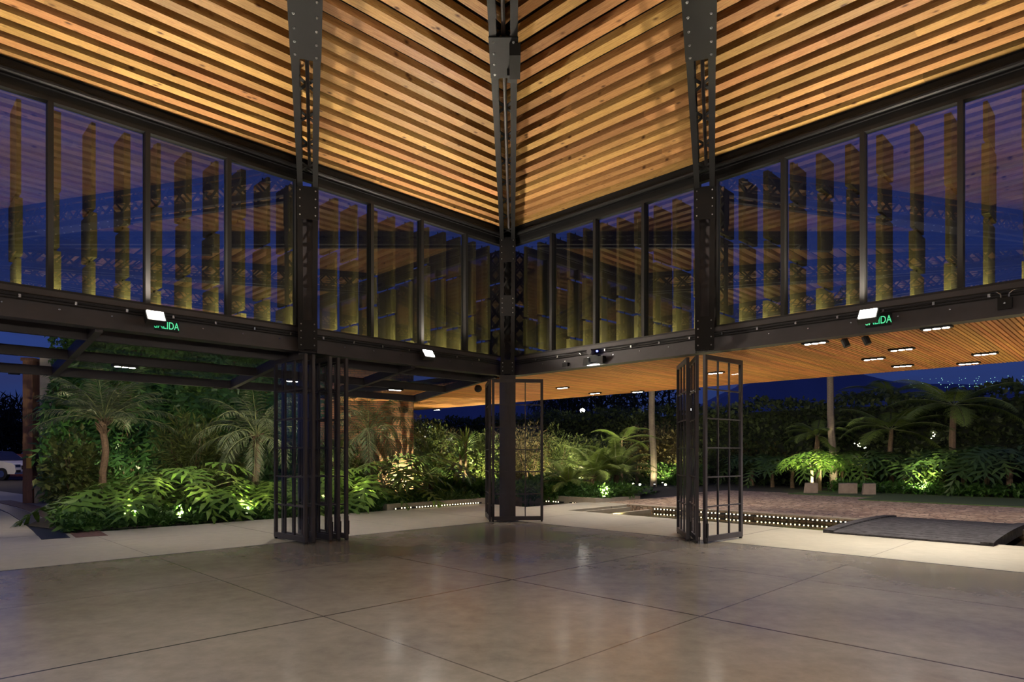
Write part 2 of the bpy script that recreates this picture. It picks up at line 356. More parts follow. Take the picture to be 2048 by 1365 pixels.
# plants
M['vine'] = leafmat('vine_leaf', (0.035, 0.085, 0.018), (0.085, 0.16, 0.034))
M['monstera'] = leafmat('broad_leaf', (0.020, 0.060, 0.018), (0.05, 0.12, 0.03), 0.35)
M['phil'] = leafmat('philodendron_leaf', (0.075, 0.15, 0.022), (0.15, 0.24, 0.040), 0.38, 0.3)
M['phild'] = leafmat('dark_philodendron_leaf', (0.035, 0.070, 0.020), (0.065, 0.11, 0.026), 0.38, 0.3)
M['palm'] = leafmat('palm_leaflet', (0.060, 0.085, 0.040), (0.11, 0.13, 0.06), 0.5, 0.25)
M['fern'] = leafmat('fern_frond', (0.10, 0.15, 0.032), (0.17, 0.225, 0.05), 0.55, 0.35)
M['shrub'] = leafmat('shrub_leaf', (0.045, 0.075, 0.018), (0.12, 0.14, 0.035), 0.4, 0.35)
M['shrubred'] = leafmat('brownish_shrub_leaf', (0.065, 0.055, 0.020), (0.13, 0.10, 0.035), 0.5, 0.3)
M['spiky'] = leafmat('spiky_leaf', (0.07, 0.13, 0.025), (0.14, 0.21, 0.05), 0.4, 0.3)
M['cover'] = leafmat('ground_cover_leaf', (0.030, 0.085, 0.016), (0.075, 0.16, 0.028), 0.42, 0.3)
M['hedge'] = leafmat('hedge_leaf', (0.026, 0.042, 0.014), (0.065, 0.085, 0.028), 0.6, 0.25)
M['euca'] = leafmat('far_tree_leaf', (0.016, 0.022, 0.014), (0.03, 0.04, 0.022), 0.7, 0.2)
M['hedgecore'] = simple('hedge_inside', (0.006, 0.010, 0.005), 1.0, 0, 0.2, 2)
M['trunk'] = simple('fibrous_trunk', (0.13, 0.085, 0.05), 0.9, 0, 0.45, 22, 0.6)
M['palmtrunk'] = simple('grey_palm_trunk', (0.16, 0.125, 0.095), 0.9, 0, 0.3, 10, 0.5, scl=(1, 1, 4))
M['stem'] = simple('green_stem', (0.14, 0.16, 0.06), 0.6, 0, 0.2, 6)
M['grass'] = leafmat('trough_grass', (0.10, 0.16, 0.02), (0.2, 0.26, 0.04), 0.5, 0.3)
# ------------------------------------------------------------------ ground, floors, ponds
SIDE = 2 * HALF
def sR(s, t, z=0.0): return R(s, -t, z)
def sL(s, t, z=0.0): return R(t, -s, z)
def sF(s, t, z=0.0): return R(s, -SIDE + t, z)          # behind the viewer
def sO(s, t, z=0.0): return R(SIDE - t, -s, z)          # behind the viewer
APR_R, APR_L = 3.0, 4.1
POND_E = 5.75
m = MB()
bc = [-90, -6.5, -2.3, -0.74, 16, 90]; ec = [-60, APR_R, POND_E, 120]
for i in range(5):
    for j in range(3):
        if j == 1 and i in (1, 3): continue
        m.raw([R(bc[i], ec[j], -0.03), R(bc[i + 1], ec[j], -0.03), R(bc[i + 1], ec[j + 1], -0.03), R(bc[i], ec[j + 1], -0.03)], [(0, 1, 2, 3)])
struct(m.build('ground', M['soil'], origin=(0, 0, -0.03)))
struct(MB().box(0, SIDE, -SIDE, 0.0, -0.3, 0.0, R).build('floor', M['floor']))
m = MB(); m.box(-.02, SIDE, -.022, .006, -.02, .0025, R); m.box(-.006, .022, -SIDE, .006, -.02, .0024, R)
struct(m.build('trim_5', M['steel_dark']))
m = MB(); m.box(-APR_L, 18, 0.0, APR_R, -0.45, -0.002, R); m.box(-APR_L, 0.0, -SIDE, 0.0, -0.3, -0.002, R)
struct(m.build('floor_outdoor_apron', M['apron']))
struct(MB().box(-2.3, -0.74, APR_R, POND_E + 0.3, -0.45, -0.004, R).build('path_over_pond', M['apron']))
m = MB(); m.box(-1.9, 40, POND_E, 12.9, -0.45, -0.012, R); m.box(-2.5, 3.5, 12.9, 15.5, -0.3, -0.012, R)
struct(m.build('cobble_road', M['cobble']))
m = MB(); m.box(3.5, 45, 12.9, 17.4, -0.2, 0.02, R); m.box(0.5, 3.5, 14.6, 17.4, -0.2, 0.021, R)
struct(m.build('lawn', M['lawn']))
m = MB(); m.box(-6.5, -2.3, APR_R, POND_E, -0.5, -0.36, R); m.box(-0.74, 16, APR_R, POND_E, -0.5, -0.36, R)
struct(m.build('pond_floor', M['bed']))
m = MB(); m.box(-6.5, -2.31, APR_R + 0.01, POND_E - 0.01, -0.145, -0.14, R); m.box(-0.73, 15.9, APR_R + 0.01, POND_E - 0.01, -0.145, -0.14, R)
struct(m.build('water', M['water']))
# kerb of the far pond side and of the planted beds
struct(MB().box(-0.74, 16, POND_E, POND_E + 0.28, -0.4, 0.012, R).build('trim_1', M['kerb']))
m = MB(); m.box(-14, -1.9, POND_E, POND_E + 0.25, -0.4, 0.13, R); m.box(-2.1, -1.9, POND_E + .25, 8.2, -0.3, 0.10, R)
struct(m.build('trim_2', M['kerb']))
m = MB(); m.box(-APR_L - 0.22, -APR_L, -0.5, APR_R + .2, -0.3, 0.16, R); m.box(-6.5, -APR_L - .22, APR_R, APR_R + 0.2, -0.4, 0.16, R)
struct(m.build('trim_3', M['kerb']))
# pale stepping ledges in the near pond
for b0, e0, b1, e1 in ((-0.55, 3.1, -0.55, 5.6), (0.35, 3.5, 0.35, 5.3)):
    o = MB().bar(R(b0, e0, -0.10), R(b1, e1, -0.10), 0.10, 0.10).build('stone_ledge', M['kerb'])
    tag(o, 'pale stone ledge lying across the pond along its end wall' if b0 < 0 else 'shorter pale stone ledge further out in the shallow pond', 'ledge')
# the side path left of the planted bed
m = MB(); pl = [(-4.1, -20), (-4.1, -7.6), (-6.2, -8.0), (-9.5, -7.0), (-14, -5.6), (-40, -8), (-40, -20)]
m.raw([R(b, e, -0.012) for b, e in pl], [tuple(range(len(pl)))][0:1]); struct(m.build('path_side', M['path']))
def strip(pts, w, z, name, mat):
    P = np.array([[p[0], p[1]] for p in pts]); t = np.gradient(P, axis=0); t /= np.linalg.norm(t, axis=1)[:, None]; nrm = np.stack([-t[:, 1], t[:, 0]], 1)
    A = P - nrm * w / 2; B = P + nrm * w / 2; m = MB()
    for i in range(len(P) - 1):
        q = [(*A[i], z), (*B[i], z), (*B[i + 1], z), (*A[i + 1], z)]
        m.hexa([(x, y, z - 0.02) for x, y, _ in q] + q)
    return m.build(name, mat)
gp = [G(px, 1938 / (py - 910)) for px, py in ((112, 1078), (92, 1060), (66, 1042), (38, 1026), (8, 1015), (-40, 1003))]
tag(strip(gp, 0.42, 0.003, 'drain_grate', M['grate']), 'black slotted drain grate curving along the side path', 'drain')
tag(strip([p + np.array((0.45, 0.30, 0)) for p in gp], 0.5, 0.0, 'brick_band', M['bandbrick']), 'dull red brick paving band beside the curved drain grate', 'paving')
# timber bridge deck over the pond
t = thing('deck_bridge', R(7.3, 4.6, 0), 'dark weathered timber bridge deck crossing the water channel to the cobbles', 'bridge')
m = MB(); n = 15; e0, e1 = 2.62, 6.85
for i in range(n):
    ea = e0 + (e1 - e0) * i / n; eb = e0 + (e1 - e0) * (i + 1) / n - 0.014
    hz = lambda e: 0.03 + 0.05 * math.sin(math.pi * min(1, max(0, (e - e0) / (e1 - e0)))) ** 0.6
    m.hexa([R(6.14, ea, hz(ea) - .04), R(8.48, ea, hz(ea) - .04), R(8.48, eb, hz(eb) - .04), R(6.14, eb, hz(eb) - .04), R(6.14, ea, hz(ea)), R(8.48, ea, hz(ea)), R(8.48, eb, hz(eb)), R(6.14, eb, hz(eb))])
m.build('deck_boards', M['deck'], t)
for bb in (6.07, 8.55):
    m = MB()
    for i in range(n):
        ea = e0 + (e1 - e0) * i / n; eb = e0 + (e1 - e0) * (i + 1) / n
        p = [R(bb - .09, ea, hz(ea) - .16), R(bb + .09, ea, hz(ea) - .16), R(bb + .09, eb, hz(eb) - .16), R(bb - .09, eb, hz(eb) - .16)]
        m.hexa(p + [R(bb - .09, ea, hz(ea) + .03), R(bb + .09, ea, hz(ea) + .03), R(bb + .09, eb, hz(eb) + .03), R(bb - .09, eb, hz(eb) + .03)])
    m.build('edge_beam', M['deck'], t)
# LED strips set in the pond walls
def led_strip(p0, p1, inward, label, gap=0.105, skip=0.08, power=None):
    p0 = np.array(p0); p1 = np.array(p1); Ln = np.linalg.norm(p1 - p0); d = (p1 - p0) / Ln; inward = np.array(inward)
    t = thing('led_strip', (p0 + p1) / 2, label, 'light strip', 'light strips along the pond and bed walls')
    MB().bar(p0 - inward * .0, p1 - inward * .0, 0.02, 0.05).build('housing', M['steel_dark'], t)
    k = int(Ln / gap); first = None
    for i in range(k):
        if rng.random() < skip: continue
        c = p0 + d * gap * (i + .5) + inward * 0.014
        if first is None:
            first = MB().bar(c - d * 0.013, c + d * 0.013, 0.02, 0.028).build('lens', M['led'], t); c0 = c
        else:
            q = first.copy(); COL.objects.link(q); q.location = c - c0 + (0, 0, .006 * rng.random())
OUTR = R(0, 1) - R(0, 0)
led_strip(R(0.2, POND_E - .02, -.07), R(6.0, POND_E - .02, -.07), -OUTR, 'row of small warm lights along the far channel wall left of the deck')
led_strip(R(8.7, POND_E - .02, -.07), R(12.5, POND_E - .02, -.07), -OUTR, 'row of small warm lights in the channel wall right of the deck')
led_strip(R(-4.1, POND_E - .02, -.06), R(-3.2, POND_E - .02, -.06), -OUTR, 'short row of warm lights under the island kerb nearest the standing door')
led_strip(R(-2.95, POND_E - .02, -.06), R(-2.35, POND_E - .02, -.06), -OUTR, 'tiny row of warm lights under the island kerb beside the footbridge')
INB = R(1, 0) - R(0, 0)
led_strip(R(-APR_L + .02, -0.3, .035), R(-APR_L + .02, 2.9, .035), INB, 'row of small warm lights along the bed kerb by the brick wall', 0.10, 0.05)

# ------------------------------------------------------------------ ceiling of slats
ceil = thing('ceiling', (CEN[0], CEN[1], 6.6), None, None); struct(ceil)
CZ = 6.60
m = MB(); m.box(0, SIDE, -SIDE, 0, CZ + 0.135, CZ + 0.16, R); m.build('black_backing', M['backing'], ceil)
PITCH = 0.305
for fi, fn in enumerate((sL, sR, sF, sO)):
    m = MB()
    for k in range(34):
        t0 = 0.10 + PITCH * k; t1 = t0 + 0.158
        if t1 > HALF - 0.25: break
        p = [fn(t0, t0, CZ), fn(SIDE - t0, t0, CZ), fn(SIDE - t1, t1, CZ), fn(t1, t1, CZ)]
        q = [np.array(x) + (0, 0, 0.10) for x in p]
        off = fi * 50 + k
        uv = [(t0, off + .1), (SIDE - t0, off + .1), (SIDE - t1, off + .6), (t1, off + .6)]
        m.hexa(p + q, uv + [(u, v + 0.25) for u, v in uv])
    m.build('timber_slats', M['slat'], ceil)

# ------------------------------------------------------------------ walls: beams, pipes, conduits
def wall(name, fn):
    w = thing(name, fn(HALF, 0, 0), None, None); struct(w)
    m = MB()
    m.box(0.1, SIDE, -0.10, 0.04, 3.60, 3.70, fn); m.box(0.1, SIDE, -0.04, 0.0, 3.34, 3.60, fn); m.box(0.1, SIDE, -0.14, 0.09, 3.28, 3.335, fn); m.box(0.1, SIDE, -0.04, 0.03, 3.335, 3.40, fn)
    m.build('transom_beam', M['steel_mid'], w)
    m = MB()
    m.box(0.0, SIDE, -0.08, 0.02, 6.30, 6.40, fn); m.box(0.0, SIDE, -0.02, 0.06, 6.40, 6.46, fn); m.box(0, SIDE, -0.04, 0.10, 6.46, 6.60, fn); m.box(0, SIDE, 0.06, 0.13, 6.585, 6.61, fn); m.box(0, SIDE, -0.04, -0.02, 6.60, 6.78, fn)
    m.build('eave_beam', M['steel'], w)
    m = MB(); m.tube([fn(0.3, 0.13, 6.44), fn(SIDE - .3, 0.13, 6.44)], 0.042, 10); m.build('pipe', M['steel'], w)
    for zz, tt in ((3.575, 0.025), (3.615, 0.055), (3.54, 0.02)):
        m = MB(); m.tube([fn(0.3, tt, zz), fn(SIDE - .3, tt, zz)], 0.011, 6); m.build('conduit', M['steel_dark'], w)
    m = MB()
    for s in np.arange(0.9, SIDE, 0.62):
        m.box(s, s + .03, 0.0, 0.036, 3.555, 3.60, fn)
        m.cyl(fn(s + .2, 0.005, 3.47), fn(0, 1) - fn(0, 0), 0.012, 0.02, 6)
    m.build('clip', M['chrome'], w)
    return w
wall('wall_left', sL); wall('wall_right', sR); wall('wall_behind', sF); wall('wall_beside', sO)
# clerestory windows
def window(name, fn, s0, s1, mull):
    w = thing(name, fn((s0 + s1) / 2, -.05, 3.7), None, None); struct(w)
    m = MB(); m.box(s0, s1, -0.10, 0.02, 3.70, 3.735, fn); m.box(s0, s1, -0.10, 0.02, 6.25, 6.31, fn); m.box(s0, s0 + .05, -0.10, 0.02, 3.735, 6.25, fn); m.box(s1 - .05, s1, -0.10, 0.02, 3.735, 6.25, fn)
    m.build('frame', M['steel_dark'], w)
    ed = [s0 + .05] + list(mull) + [s1 - .05]
    for q in mull: MB().box(q - .032, q + .032, -0.11, 0.03, 3.735, 6.25, fn).build('mullion', M['steel_dark'], w)
    for a, b in zip(ed[:-1], ed[1:]): MB().box(a + .02, b - .02, -0.056, -0.048, 3.73, 6.26, fn).build('pane', M['glass'], w)
window('window_1', sL, 0.10, 4.80, (1.26, 2.44, 3.62)); window('window_2', sL, 5.10, 10.2, (6.28, 7.46, 8.64))
window('window_3', sR, 0.10, 4.80, (1.34, 2.51, 3.66)); window('window_4', sR, 5.10, 10.2, (6.29, 7.455, 8.66))

# ------------------------------------------------------------------ radial steel frames: column + lattice rafter
def lerp(a, b, t): return a + (b - a) * t
def portal(pos, label, zb, plates_col, plates_raf, web=True, group=None, rivets=True, post=True):
    pos = np.array(pos, float); d = np.array(CEN) - pos[:2]; Ln = np.linalg.norm(d); rz = math.atan2(d[1], d[0]); Lr = Ln - 0.85
    t = thing('steel_portal', (pos[0], pos[1], 0), label, 'steel column', group, rz)
    hw = lambda z: 0.152 + 0.024 * max(0, min(1, (z - 3.3) / 2.9))
    xi = 0.24; xo = -0.10; fl = 0.085; th = 0.012
    if post:
        MB().box(-0.10, 0.22, -0.18, 0.18, 0.0, 3.28).build('post', M['steel_mid'], t, local=True)
        MB().box(-0.18, 0.28, -0.24, 0.24, 0.0, 0.02).build('base_plate', M['steel_mid'], t, local=True)
    for sy in (-1, 1):
        for x0, dx in ((xi, -1), (xo, 1)):
            m = MB(); zs = (3.28, 6.58)
            y0, y1 = sy * hw(zs[0]), sy * hw(zs[1])
            def quadprism(a0, a1, b0, b1, xa, xb):   # y range a at bottom, b at top
                m.hexa([(xa, a0, zs[0]), (xb, a0, zs[0]), (xb, a1, zs[0]), (xa, a1, zs[0]), (xa, b0, zs[1]), (xb, b0, zs[1]), (xb, b1, zs[1]), (xa, b1, zs[1])])
            xa, xb = sorted((x0, x0 + dx * th))
            a = sorted((y0, y0 - sy * fl)); b = sorted((y1, y1 - sy * fl)); quadprism(a[0], a[1], b[0], b[1], xa, xb)
            xa, xb = sorted((x0 + dx * th, x0 + dx * fl)); a = sorted((y0, y0 - sy * th)); b = sorted((y1, y1 - sy * th)); quadprism(a[0], a[1], b[0], b[1], xa, xb)
            m.build('corner_angle', M['steel'], t, local=True)
    if not web: MB().box(-0.085, -0.075, -0.14, 0.14, 3.3, 6.3).build('web_plate', M['steel_dark'], t, local=True)  # dark plate added to keep sky from showing through the corner lattice
    if web: MB().box(0.05, 0.062, -0.13, 0.13, 3.3, 5.9).build('web_plate', M['steel_mid'], t, local=True)
    m = MB()
    zz = np.arange(3.6, 6.3, 0.34)
    for z in zz:
        for sy in (-1, 1):
            y = sy * (hw(z) - 0.02)
            m.bar((xo + .03, y, z), (xi - .03, y, z + .34), 0.04, 0.008, (0, 1, 0)); m.bar((xo + .03, y, z + .34), (xi - .03, y, z), 0.04, 0.008, (0, 1, 0))
        if not web:
            m.bar((-0.02, -.12, z), (-0.02, .12, z + .34), 0.045, 0.008, (1, 0, 0)); m.bar((-.03, .12, z), (-.03, -.12, z + .34), 0.045, 0.008, (1, 0, 0))
    m.build('lattice', M['steel_dark'], t, local=True)
    # rafter
    w = 0.165
    for sy in (-1, 1):
        m = MB(); a = sorted((sy * w, sy * (w - fl))); m.box(xi - .02, Lr, a[0], a[1], zb, zb + th); a = sorted((sy * w, sy * (w - th))); m.box(xi - .02, Lr, a[0], a[1], zb + th, zb + fl)
        m.build('bottom_chord', M['steel'], t, local=True)
        m = MB(); a = sorted((sy * w, sy * (w - fl))); m.box(xi - .02, Lr, a[0], a[1], 6.575, 6.587); a = sorted((sy * w, sy * (w - th))); m.box(xi - .02, Lr, a[0], a[1], 6.50, 6.575)
        m.build('top_chord', M['steel'], t, local=True)
    m = MB(); hgt = 6.54 - zb; st = 0.42
    for i in range(int((Lr - xi) / st)):
        x = xi + i * st
        for sy in (-1, 1):
            y = sy * (w - 0.02)
            m.bar((x, y, zb + .04), (x + st, y, 6.54), 0.04, 0.008, (0, 1, 0)); m.bar((x, y, 6.54), (x + st, y, zb + .04), 0.04, 0.008, (0, 1, 0))
        if i % 2 == 0:
            z_ = zb + hgt * 0.55
            m.bar((x, -w + .02, z_), (x + st, w - .02, z_), 0.05, 0.008, (0, 0, 1)); m.bar((x, w - .02, z_ + .01), (x + st, -w + .02, z_ + .01), 0.05, 0.008, (0, 0, 1))
    m.build('rafter_lattice', M['steel_dark'], t, local=True)
    MB().tube([(xi + .5, 0.03, zb + hgt * .38), (Lr * .5, 0.0, zb + hgt * .36), (Lr, 0, zb + hgt * .36)], 0.024, 8).build('tie_rod', M['steel_mid'], t, local=True)
    def rivet_set(p, pts, r):
        first = None
        for c in pts:
            if first is None:
                first = MB().ball((0, 0, 0), r, 8, 4).build('rivet', M['rivet'], t, True, local=True); first.parent = p; first.location = c
            else:
                q = first.copy(); COL.objects.link(q); q.location = c
    for z0, z1, nr in plates_col:
        y = hw((z0 + z1) / 2) + 0.004
        p = MB().box(xi - .002, xi + .012, -y, y, z0, z1).build('gusset_plate', M['steel'], t, local=True)
        if rivets: rivet_set(p, [(xi + .014, sy * (y - .05), lerp(z0 + .07, z1 - .07, i / (nr - 1))) for i in range(nr) for sy in (-1, 1)], .013)
    for x0, x1, nr in plates_raf:
        y = w + 0.006
        p = MB().box(x0, x1, -y, y, zb - .012, zb + .002).build('gusset_plate', M['steel'], t, local=True)
        if rivets: rivet_set(p, [(lerp(x0 + .08, x1 - .08, i / (nr - 1)), sy * (y - .055), zb - .014) for i in range(nr) for sy in (-1, 1)], .016)
    return t
colL = L(4.95, -.06); colR = R(4.95, -.06); colC = np.array((CX, CY - .14, 0))
portal(colL, 'riveted black lattice steel column on the pergola side, above the folded stack of five doors', 6.06, [(3.30, 3.80, 4), (5.52, 6.08, 4)], [(4.0, 6.3, 10)], post=False)
portal(colR, 'riveted black lattice steel column on the timber canopy side, above the three folded doors', 6.06, [(3.30, 3.86, 4), (5.52, 6.08, 4)], [(4.0, 6.3, 10)], post=False)
portal(colC, 'black lattice steel column in the corner where both glass walls meet', 6.30, [(3.30, 3.62, 3), (4.60, 5.06, 4), (5.80, 6.36, 4)], [(6.45, 7.25, 4)], False)
hid = [(sL, s) for s in (10.4, 15.85, 20.8)] + [(sR, s) for s in (10.4, 15.85, 20.8)] + [(sF, s) for s in (4.95, 10.4, 15.85, 20.8)] + [(sO, s) for s in (4.95, 10.4, 15.85)]
for fn, s in hid:
    portal(fn(s, .06), 'black lattice steel column behind the viewer, glimpsed only in glass reflections', 6.06, [(3.30, 3.80, 4), (5.52, 6.08, 4)], [(4.0, 5.2, 4)], True, 'steel columns behind the viewer', False)
t = thing('hub_wheel', (CEN[0], CEN[1], 6.0), 'grey steel wheel with spokes where all rafters meet, seen mirrored in glass', 'steel ring')
m = MB(); an = np.linspace(0, 2 * math.pi, 49)
m.tube([(CEN[0] + .95 * math.cos(a), CEN[1] + .95 * math.sin(a), 6.1) for a in an], 0.07, 10, False); m.build('rim', M['chrome'], t, True)
m = MB()
for k in range(8):
    a = k * math.pi / 4 + .2; m.bar((CEN[0], CEN[1], 6.12), (CEN[0] + .95 * math.cos(a), CEN[1] + .95 * math.sin(a), 6.12), .09, .03)
m.build('spokes', M['chrome'], t)
MB().cyl((CEN[0], CEN[1], 6.35), (0, 0, 1), 0.12, 0.5, 16).build('hub', M['steel_mid'], t)
# black covered box under the corner rafter
t = thing('wrapped_box', (0.03, 7.5, 6.05), 'black cloth wrapped box strapped under the corner rafter', 'box')
MB().box(-.03, .10, 7.50, 7.98, 6.14, 6.285).build('cloth_cover', M['backing'], t)
MB().box(-.06, .06, 8.0, 8.16, 6.2, 6.285).build('bracket', M['steel_dark'], t)

# ------------------------------------------------------------------ folding glazed doors
def door_proto(nm, w=1.15, h=3.19):
    t = thing(nm, (0, 0, 0), None, None)
    s = 0.058; d = 0.026
    m = MB(); m.box(0, s, -d, d, 0.03, h); m.box(w - s, w, -d, d, 0.03, h); m.box(s, w - s, -d, d, 0.03, 0.03 + .09); m.box(s, w - s, -d, d, h - .075, h)
    m.build('frame', M['steel_mid'], t, local=True)
    m = MB()
    for i in (1, 2):
        x = lerp(s, w - s, i / 3 + (-.0 if i == 1 else 0.0)); m.box(x - .010, x + .010, -.016, .016, .12, h - .075)
    for j in range(1, 6):
        z = lerp(.12, h - .075, j / 6); m.box(s, w - s, -.018, .018, z - .011, z + .011)
    m.build('muntins', M['steel_mid'], t, local=True)
    MB().box(s, w - s, -.004, .004, .12, h - .075).build('pane', M['doorglass'], t, local=True)
    m = MB(); m.box(.012, .046, -d - .03, -d, .10, .34); m.tube([(.03, -d - .016, .0), (.03, -d - .016, .42)], .009, 6); m.build('bolt', M['steel_dark'], t, local=True)
    m = MB(); m.box(.01, .05, -.02, .02, 0.0, .03); m.box(w - .05, w - .01, -.02, .02, 0.0, .03); m.build('roller', M['steel_dark'], t, local=True)
    return t
proto = door_proto('folding_door')
used = [False]
def door(p0, p1, label, group):
    p0 = np.array(p0[:2]); p1 = np.array(p1[:2]); d = p1 - p0
    o = proto if not used[0] else copy_tree(proto)
    used[0] = True
    o.location = (p0[0], p0[1], 0); o.rotation_euler[2] = math.atan2(d[1], d[0])
    tag(o, label, 'door', group, 'thing')
gl = 'folded doors below the pergola side column'; gr = 'folded doors below the canopy side column'; gc = 'doors standing at the glass corner'
for a, nm in ((5.20, 'outermost'), (5.06, 'second'), (4.745, 'third'), (4.59, 'fourth'), (4.43, 'fifth')):
    door(L(a, -.48), L(a, .67), {'outermost': 'glazed black steel door showing its full face at the near edge of the five-door stack', 'second': 'narrow black door edge right behind the full-faced door of the five-door stack', 'third': 'black glazed door in the middle of the five-door stack, after the gap', 'fourth': 'fourth folded black door counted from the vine wall end of the five-door stack', 'fifth': 'last folded black door of the five-door stack, nearest the glass corner'}[nm], gl)
door((3.24, 10.89), (4.13, 11.62), 'glazed black door of the three-door stack turned wide open towards the deck bridge', gr)
door((3.05, 11.20), (3.17, 12.34), 'slim foreshortened black door of the three-door stack, nearest the glass corner', gr)
door((3.14, 10.95), (3.32, 12.09), 'foreshortened black door in the middle of the three-door stack', gr)
door((-0.45, 14.42), (0.70, 14.50), 'glazed black door standing square to view in front of the corner column', gc)
door((-0.49, 14.44), (-0.62, 15.58), 'black door seen edge-on, hinged behind the square-on door at the corner', gc)

# ------------------------------------------------------------------ facade fins and their lit troughs
def fins(fn, phase, n, joints, side):
    for k in range(n):
        s = phase + 0.46 * k
        if s < -1.3 or s > 10.3: continue
        t = thing('facade_fin', fn(s, -1.26, 3.6), '%s upright timber fin outside the %s, counted from the corner column' % (ORD[min(len(ORD) - 1, sum(1 for q in range(k) if phase + .46 * q >= -1.3))], side), 'fin', 'upright fins outside the ' + side)
        js = sorted(joints.get(k, [3.9 + 0.75 * rng.random(), 4.75 + 1.1 * rng.random()]))
        ed = [3.60] + list(js) + [6.62]
        for i, (z0, z1) in enumerate(zip(ed[:-1], ed[1:])):
            ins = 0.018 * ((i + k) % 2); o_ = 0.035 * rng.random()
            MB().box(s + ins, s + .092 - ins, -1.02 - .57 - o_, -1.0 - o_ * .6, z0 + (0.045 if i else 0), z1 - 0.02, fn).build('fin_panel', M['fin'], t)
        m = MB(); m.tube([fn(s + .045, -1.27, 3.56), fn(s + .045, -1.27, 6.66)], 0.014, 6); m.build('rod', M['steel_dark'], t)
jr = {}
for k, pj in {10: (485,), 11: (480, 600), 12: (405, 525), 13: (385, 575), 14: (377,), 15: (350, 430), 16: (460, 540), 17: (375, 525), 18: (285, 435), 19: (300, 520)}.items():
    s = 0.45 + .46 * k; Y = R(s, 1.0)[1]; jr[k] = [min(6.3, max(3.8, zat(p, Y))) for p in pj]
jr = {k + 3: v for k, v in jr.items()}
fins(sR, 0.45 - 1.38, 24, jr, 'canopy side glass')
fins(sL, 0.52 - 1.38, 24, {}, 'pergola side glass')
for fn, nm in ((sL, 'pergola side'), (sR, 'canopy side')):
    t = thing('planting_trough', fn(5.2, -.9, 3.5), 'long shallow black trough of short grass under the fins on the %s' % nm, 'trough')
    m = MB(); m.box(-1.70, 10.6, -1.75, -.12, 3.50, 3.54, fn); m.box(0.12, 10.6, -.14, -.12, 3.54, 3.60, fn); m.box(0.12, 10.6, -1.75, -1.73, 3.54, 3.60, fn); m.build('tray', M['steel_dark'], t)
    m = MB(); q = 3600
    for _ in range(q):
        s = .15 + 10.3 * rng.random(); tt = -.2 - 1.45 * rng.random() ** 2.0; h = .06 + .13 * rng.random() ** 3
        d = (rng.random(2) - .5) * .08; w = .006
        m.raw([fn(s - w, tt, 3.545), fn(s + w, tt, 3.545), fn(s + d[0], tt + d[1], 3.56 + h)], [np.array([[0, 1, 2]])])
    g = m.build('grass', M['grass'], t); g['kind'] = 'stuff'
    for sa, sb in ((0.2, 3.4), (3.4, 6.8), (6.8, 10.4)):
        o = lamp('trough_light', 'AREA', fn((sa + sb) / 2, -.80, 3.62), P_FIN * (sb - sa), LIME, aim=None); o.data.shape = 'RECTANGLE'; o.data.size = sb - sa; o.data.size_y = .06
        z = -(Vector(fn(0, -1) - fn(0, 0)) * 1.0 + Vector((0, 0, 1))).normalized(); x = Vector(fn(1, 0) - fn(0, 0)); y = z.cross(x).normalized()
        o.rotation_euler = Matrix((x, y, z)).transposed().to_euler()

# ------------------------------------------------------------------ timber canopy outside the right wall
CE = 5.23
t = thing('timber_canopy', R(0.0, CE / 2, 3.28), 'wide flat canopy with a slatted orange timber soffit over the terrace', 'canopy')
MB().box(-10.8, 12.2, 0.14, CE, 3.34, 3.50, R).build('roof_slab', M['steel_dark'], t)
m = MB(); k = 0
for b in np.arange(-10.8, 12.2, 0.062):
    p = [R(b, .12, 3.285), R(b + .044, .12, 3.285), R(b + .044, CE, 3.285), R(b, CE, 3.285)]; q = [x + np.array((0, 0, .055)) for x in p]
    uv = [(0, k + .1), (0, k + .3), (CE, k + .3), (CE, k + .1)]; m.hexa(p + q, uv + [(u, v + .2) for u, v in uv]); k += 1
m.build('soffit_strips', M['soffit'], t)
lights = [(1630, 686), (1803, 699), (1873, 656), (1747, 718), (1805, 732), (1970, 708), (1937, 727), (1125, 776), (1190, 787), (1275, 784), (1431, 746), (1386, 781), (874, 820)]
wher = ['nearest the right-hand column along the beam', 'in the middle of the soffit, between nearer and farther lights', 'largest of all, right under the beam', 'below the exit sign, halfway out', 'small, near the outer edge', 'farthest right of the outer rows', 'at the outer edge near the right end', 'closest to the glass corner, seen above the pond path', 'second from the glass corner, small and flat', 'third from the glass corner, above the tall bare trunk', 'seen through the wide-open glazed door', 'glimpsed between the folded doors', 'at the far end beside the brick wall']
def downlight(px, py, z, d, label, grp, power, col):
    Y = (z - EYE) / (HZ - py) * F; c = G(px, Y, z); d = np.array(d) / np.linalg.norm(d); sd = np.array((-d[1], d[0], 0))
    t = thing('triple_downlight', c, label, 'downlight', grp)
    MB().bar(c - d * .19 + (0, 0, .012), c + d * .19 + (0, 0, .012), .13, .05).build('trim', M['steel_dark'], t)
    for i in (-1, 0, 1):
        MB().cyl(c + d * .11 * i - (0, 0, .012), (0, 0, 1), .046, .012, 14).build('lens', M['lens_small'], t)
    lamp('downlight_lamp', 'SPOT', c - (0, 0, .05), power, col, aim=(0, 0, -1), spot_size=math.radians(125), spot_blend=.7, shadow_soft_size=.05)
for (px, py), wh in zip(lights, wher):
    downlight(px, py, 3.268, INB, 'three-lamp soffit downlight, ' + wh, 'downlights in the timber soffit', P_CANOPY, NEUT)

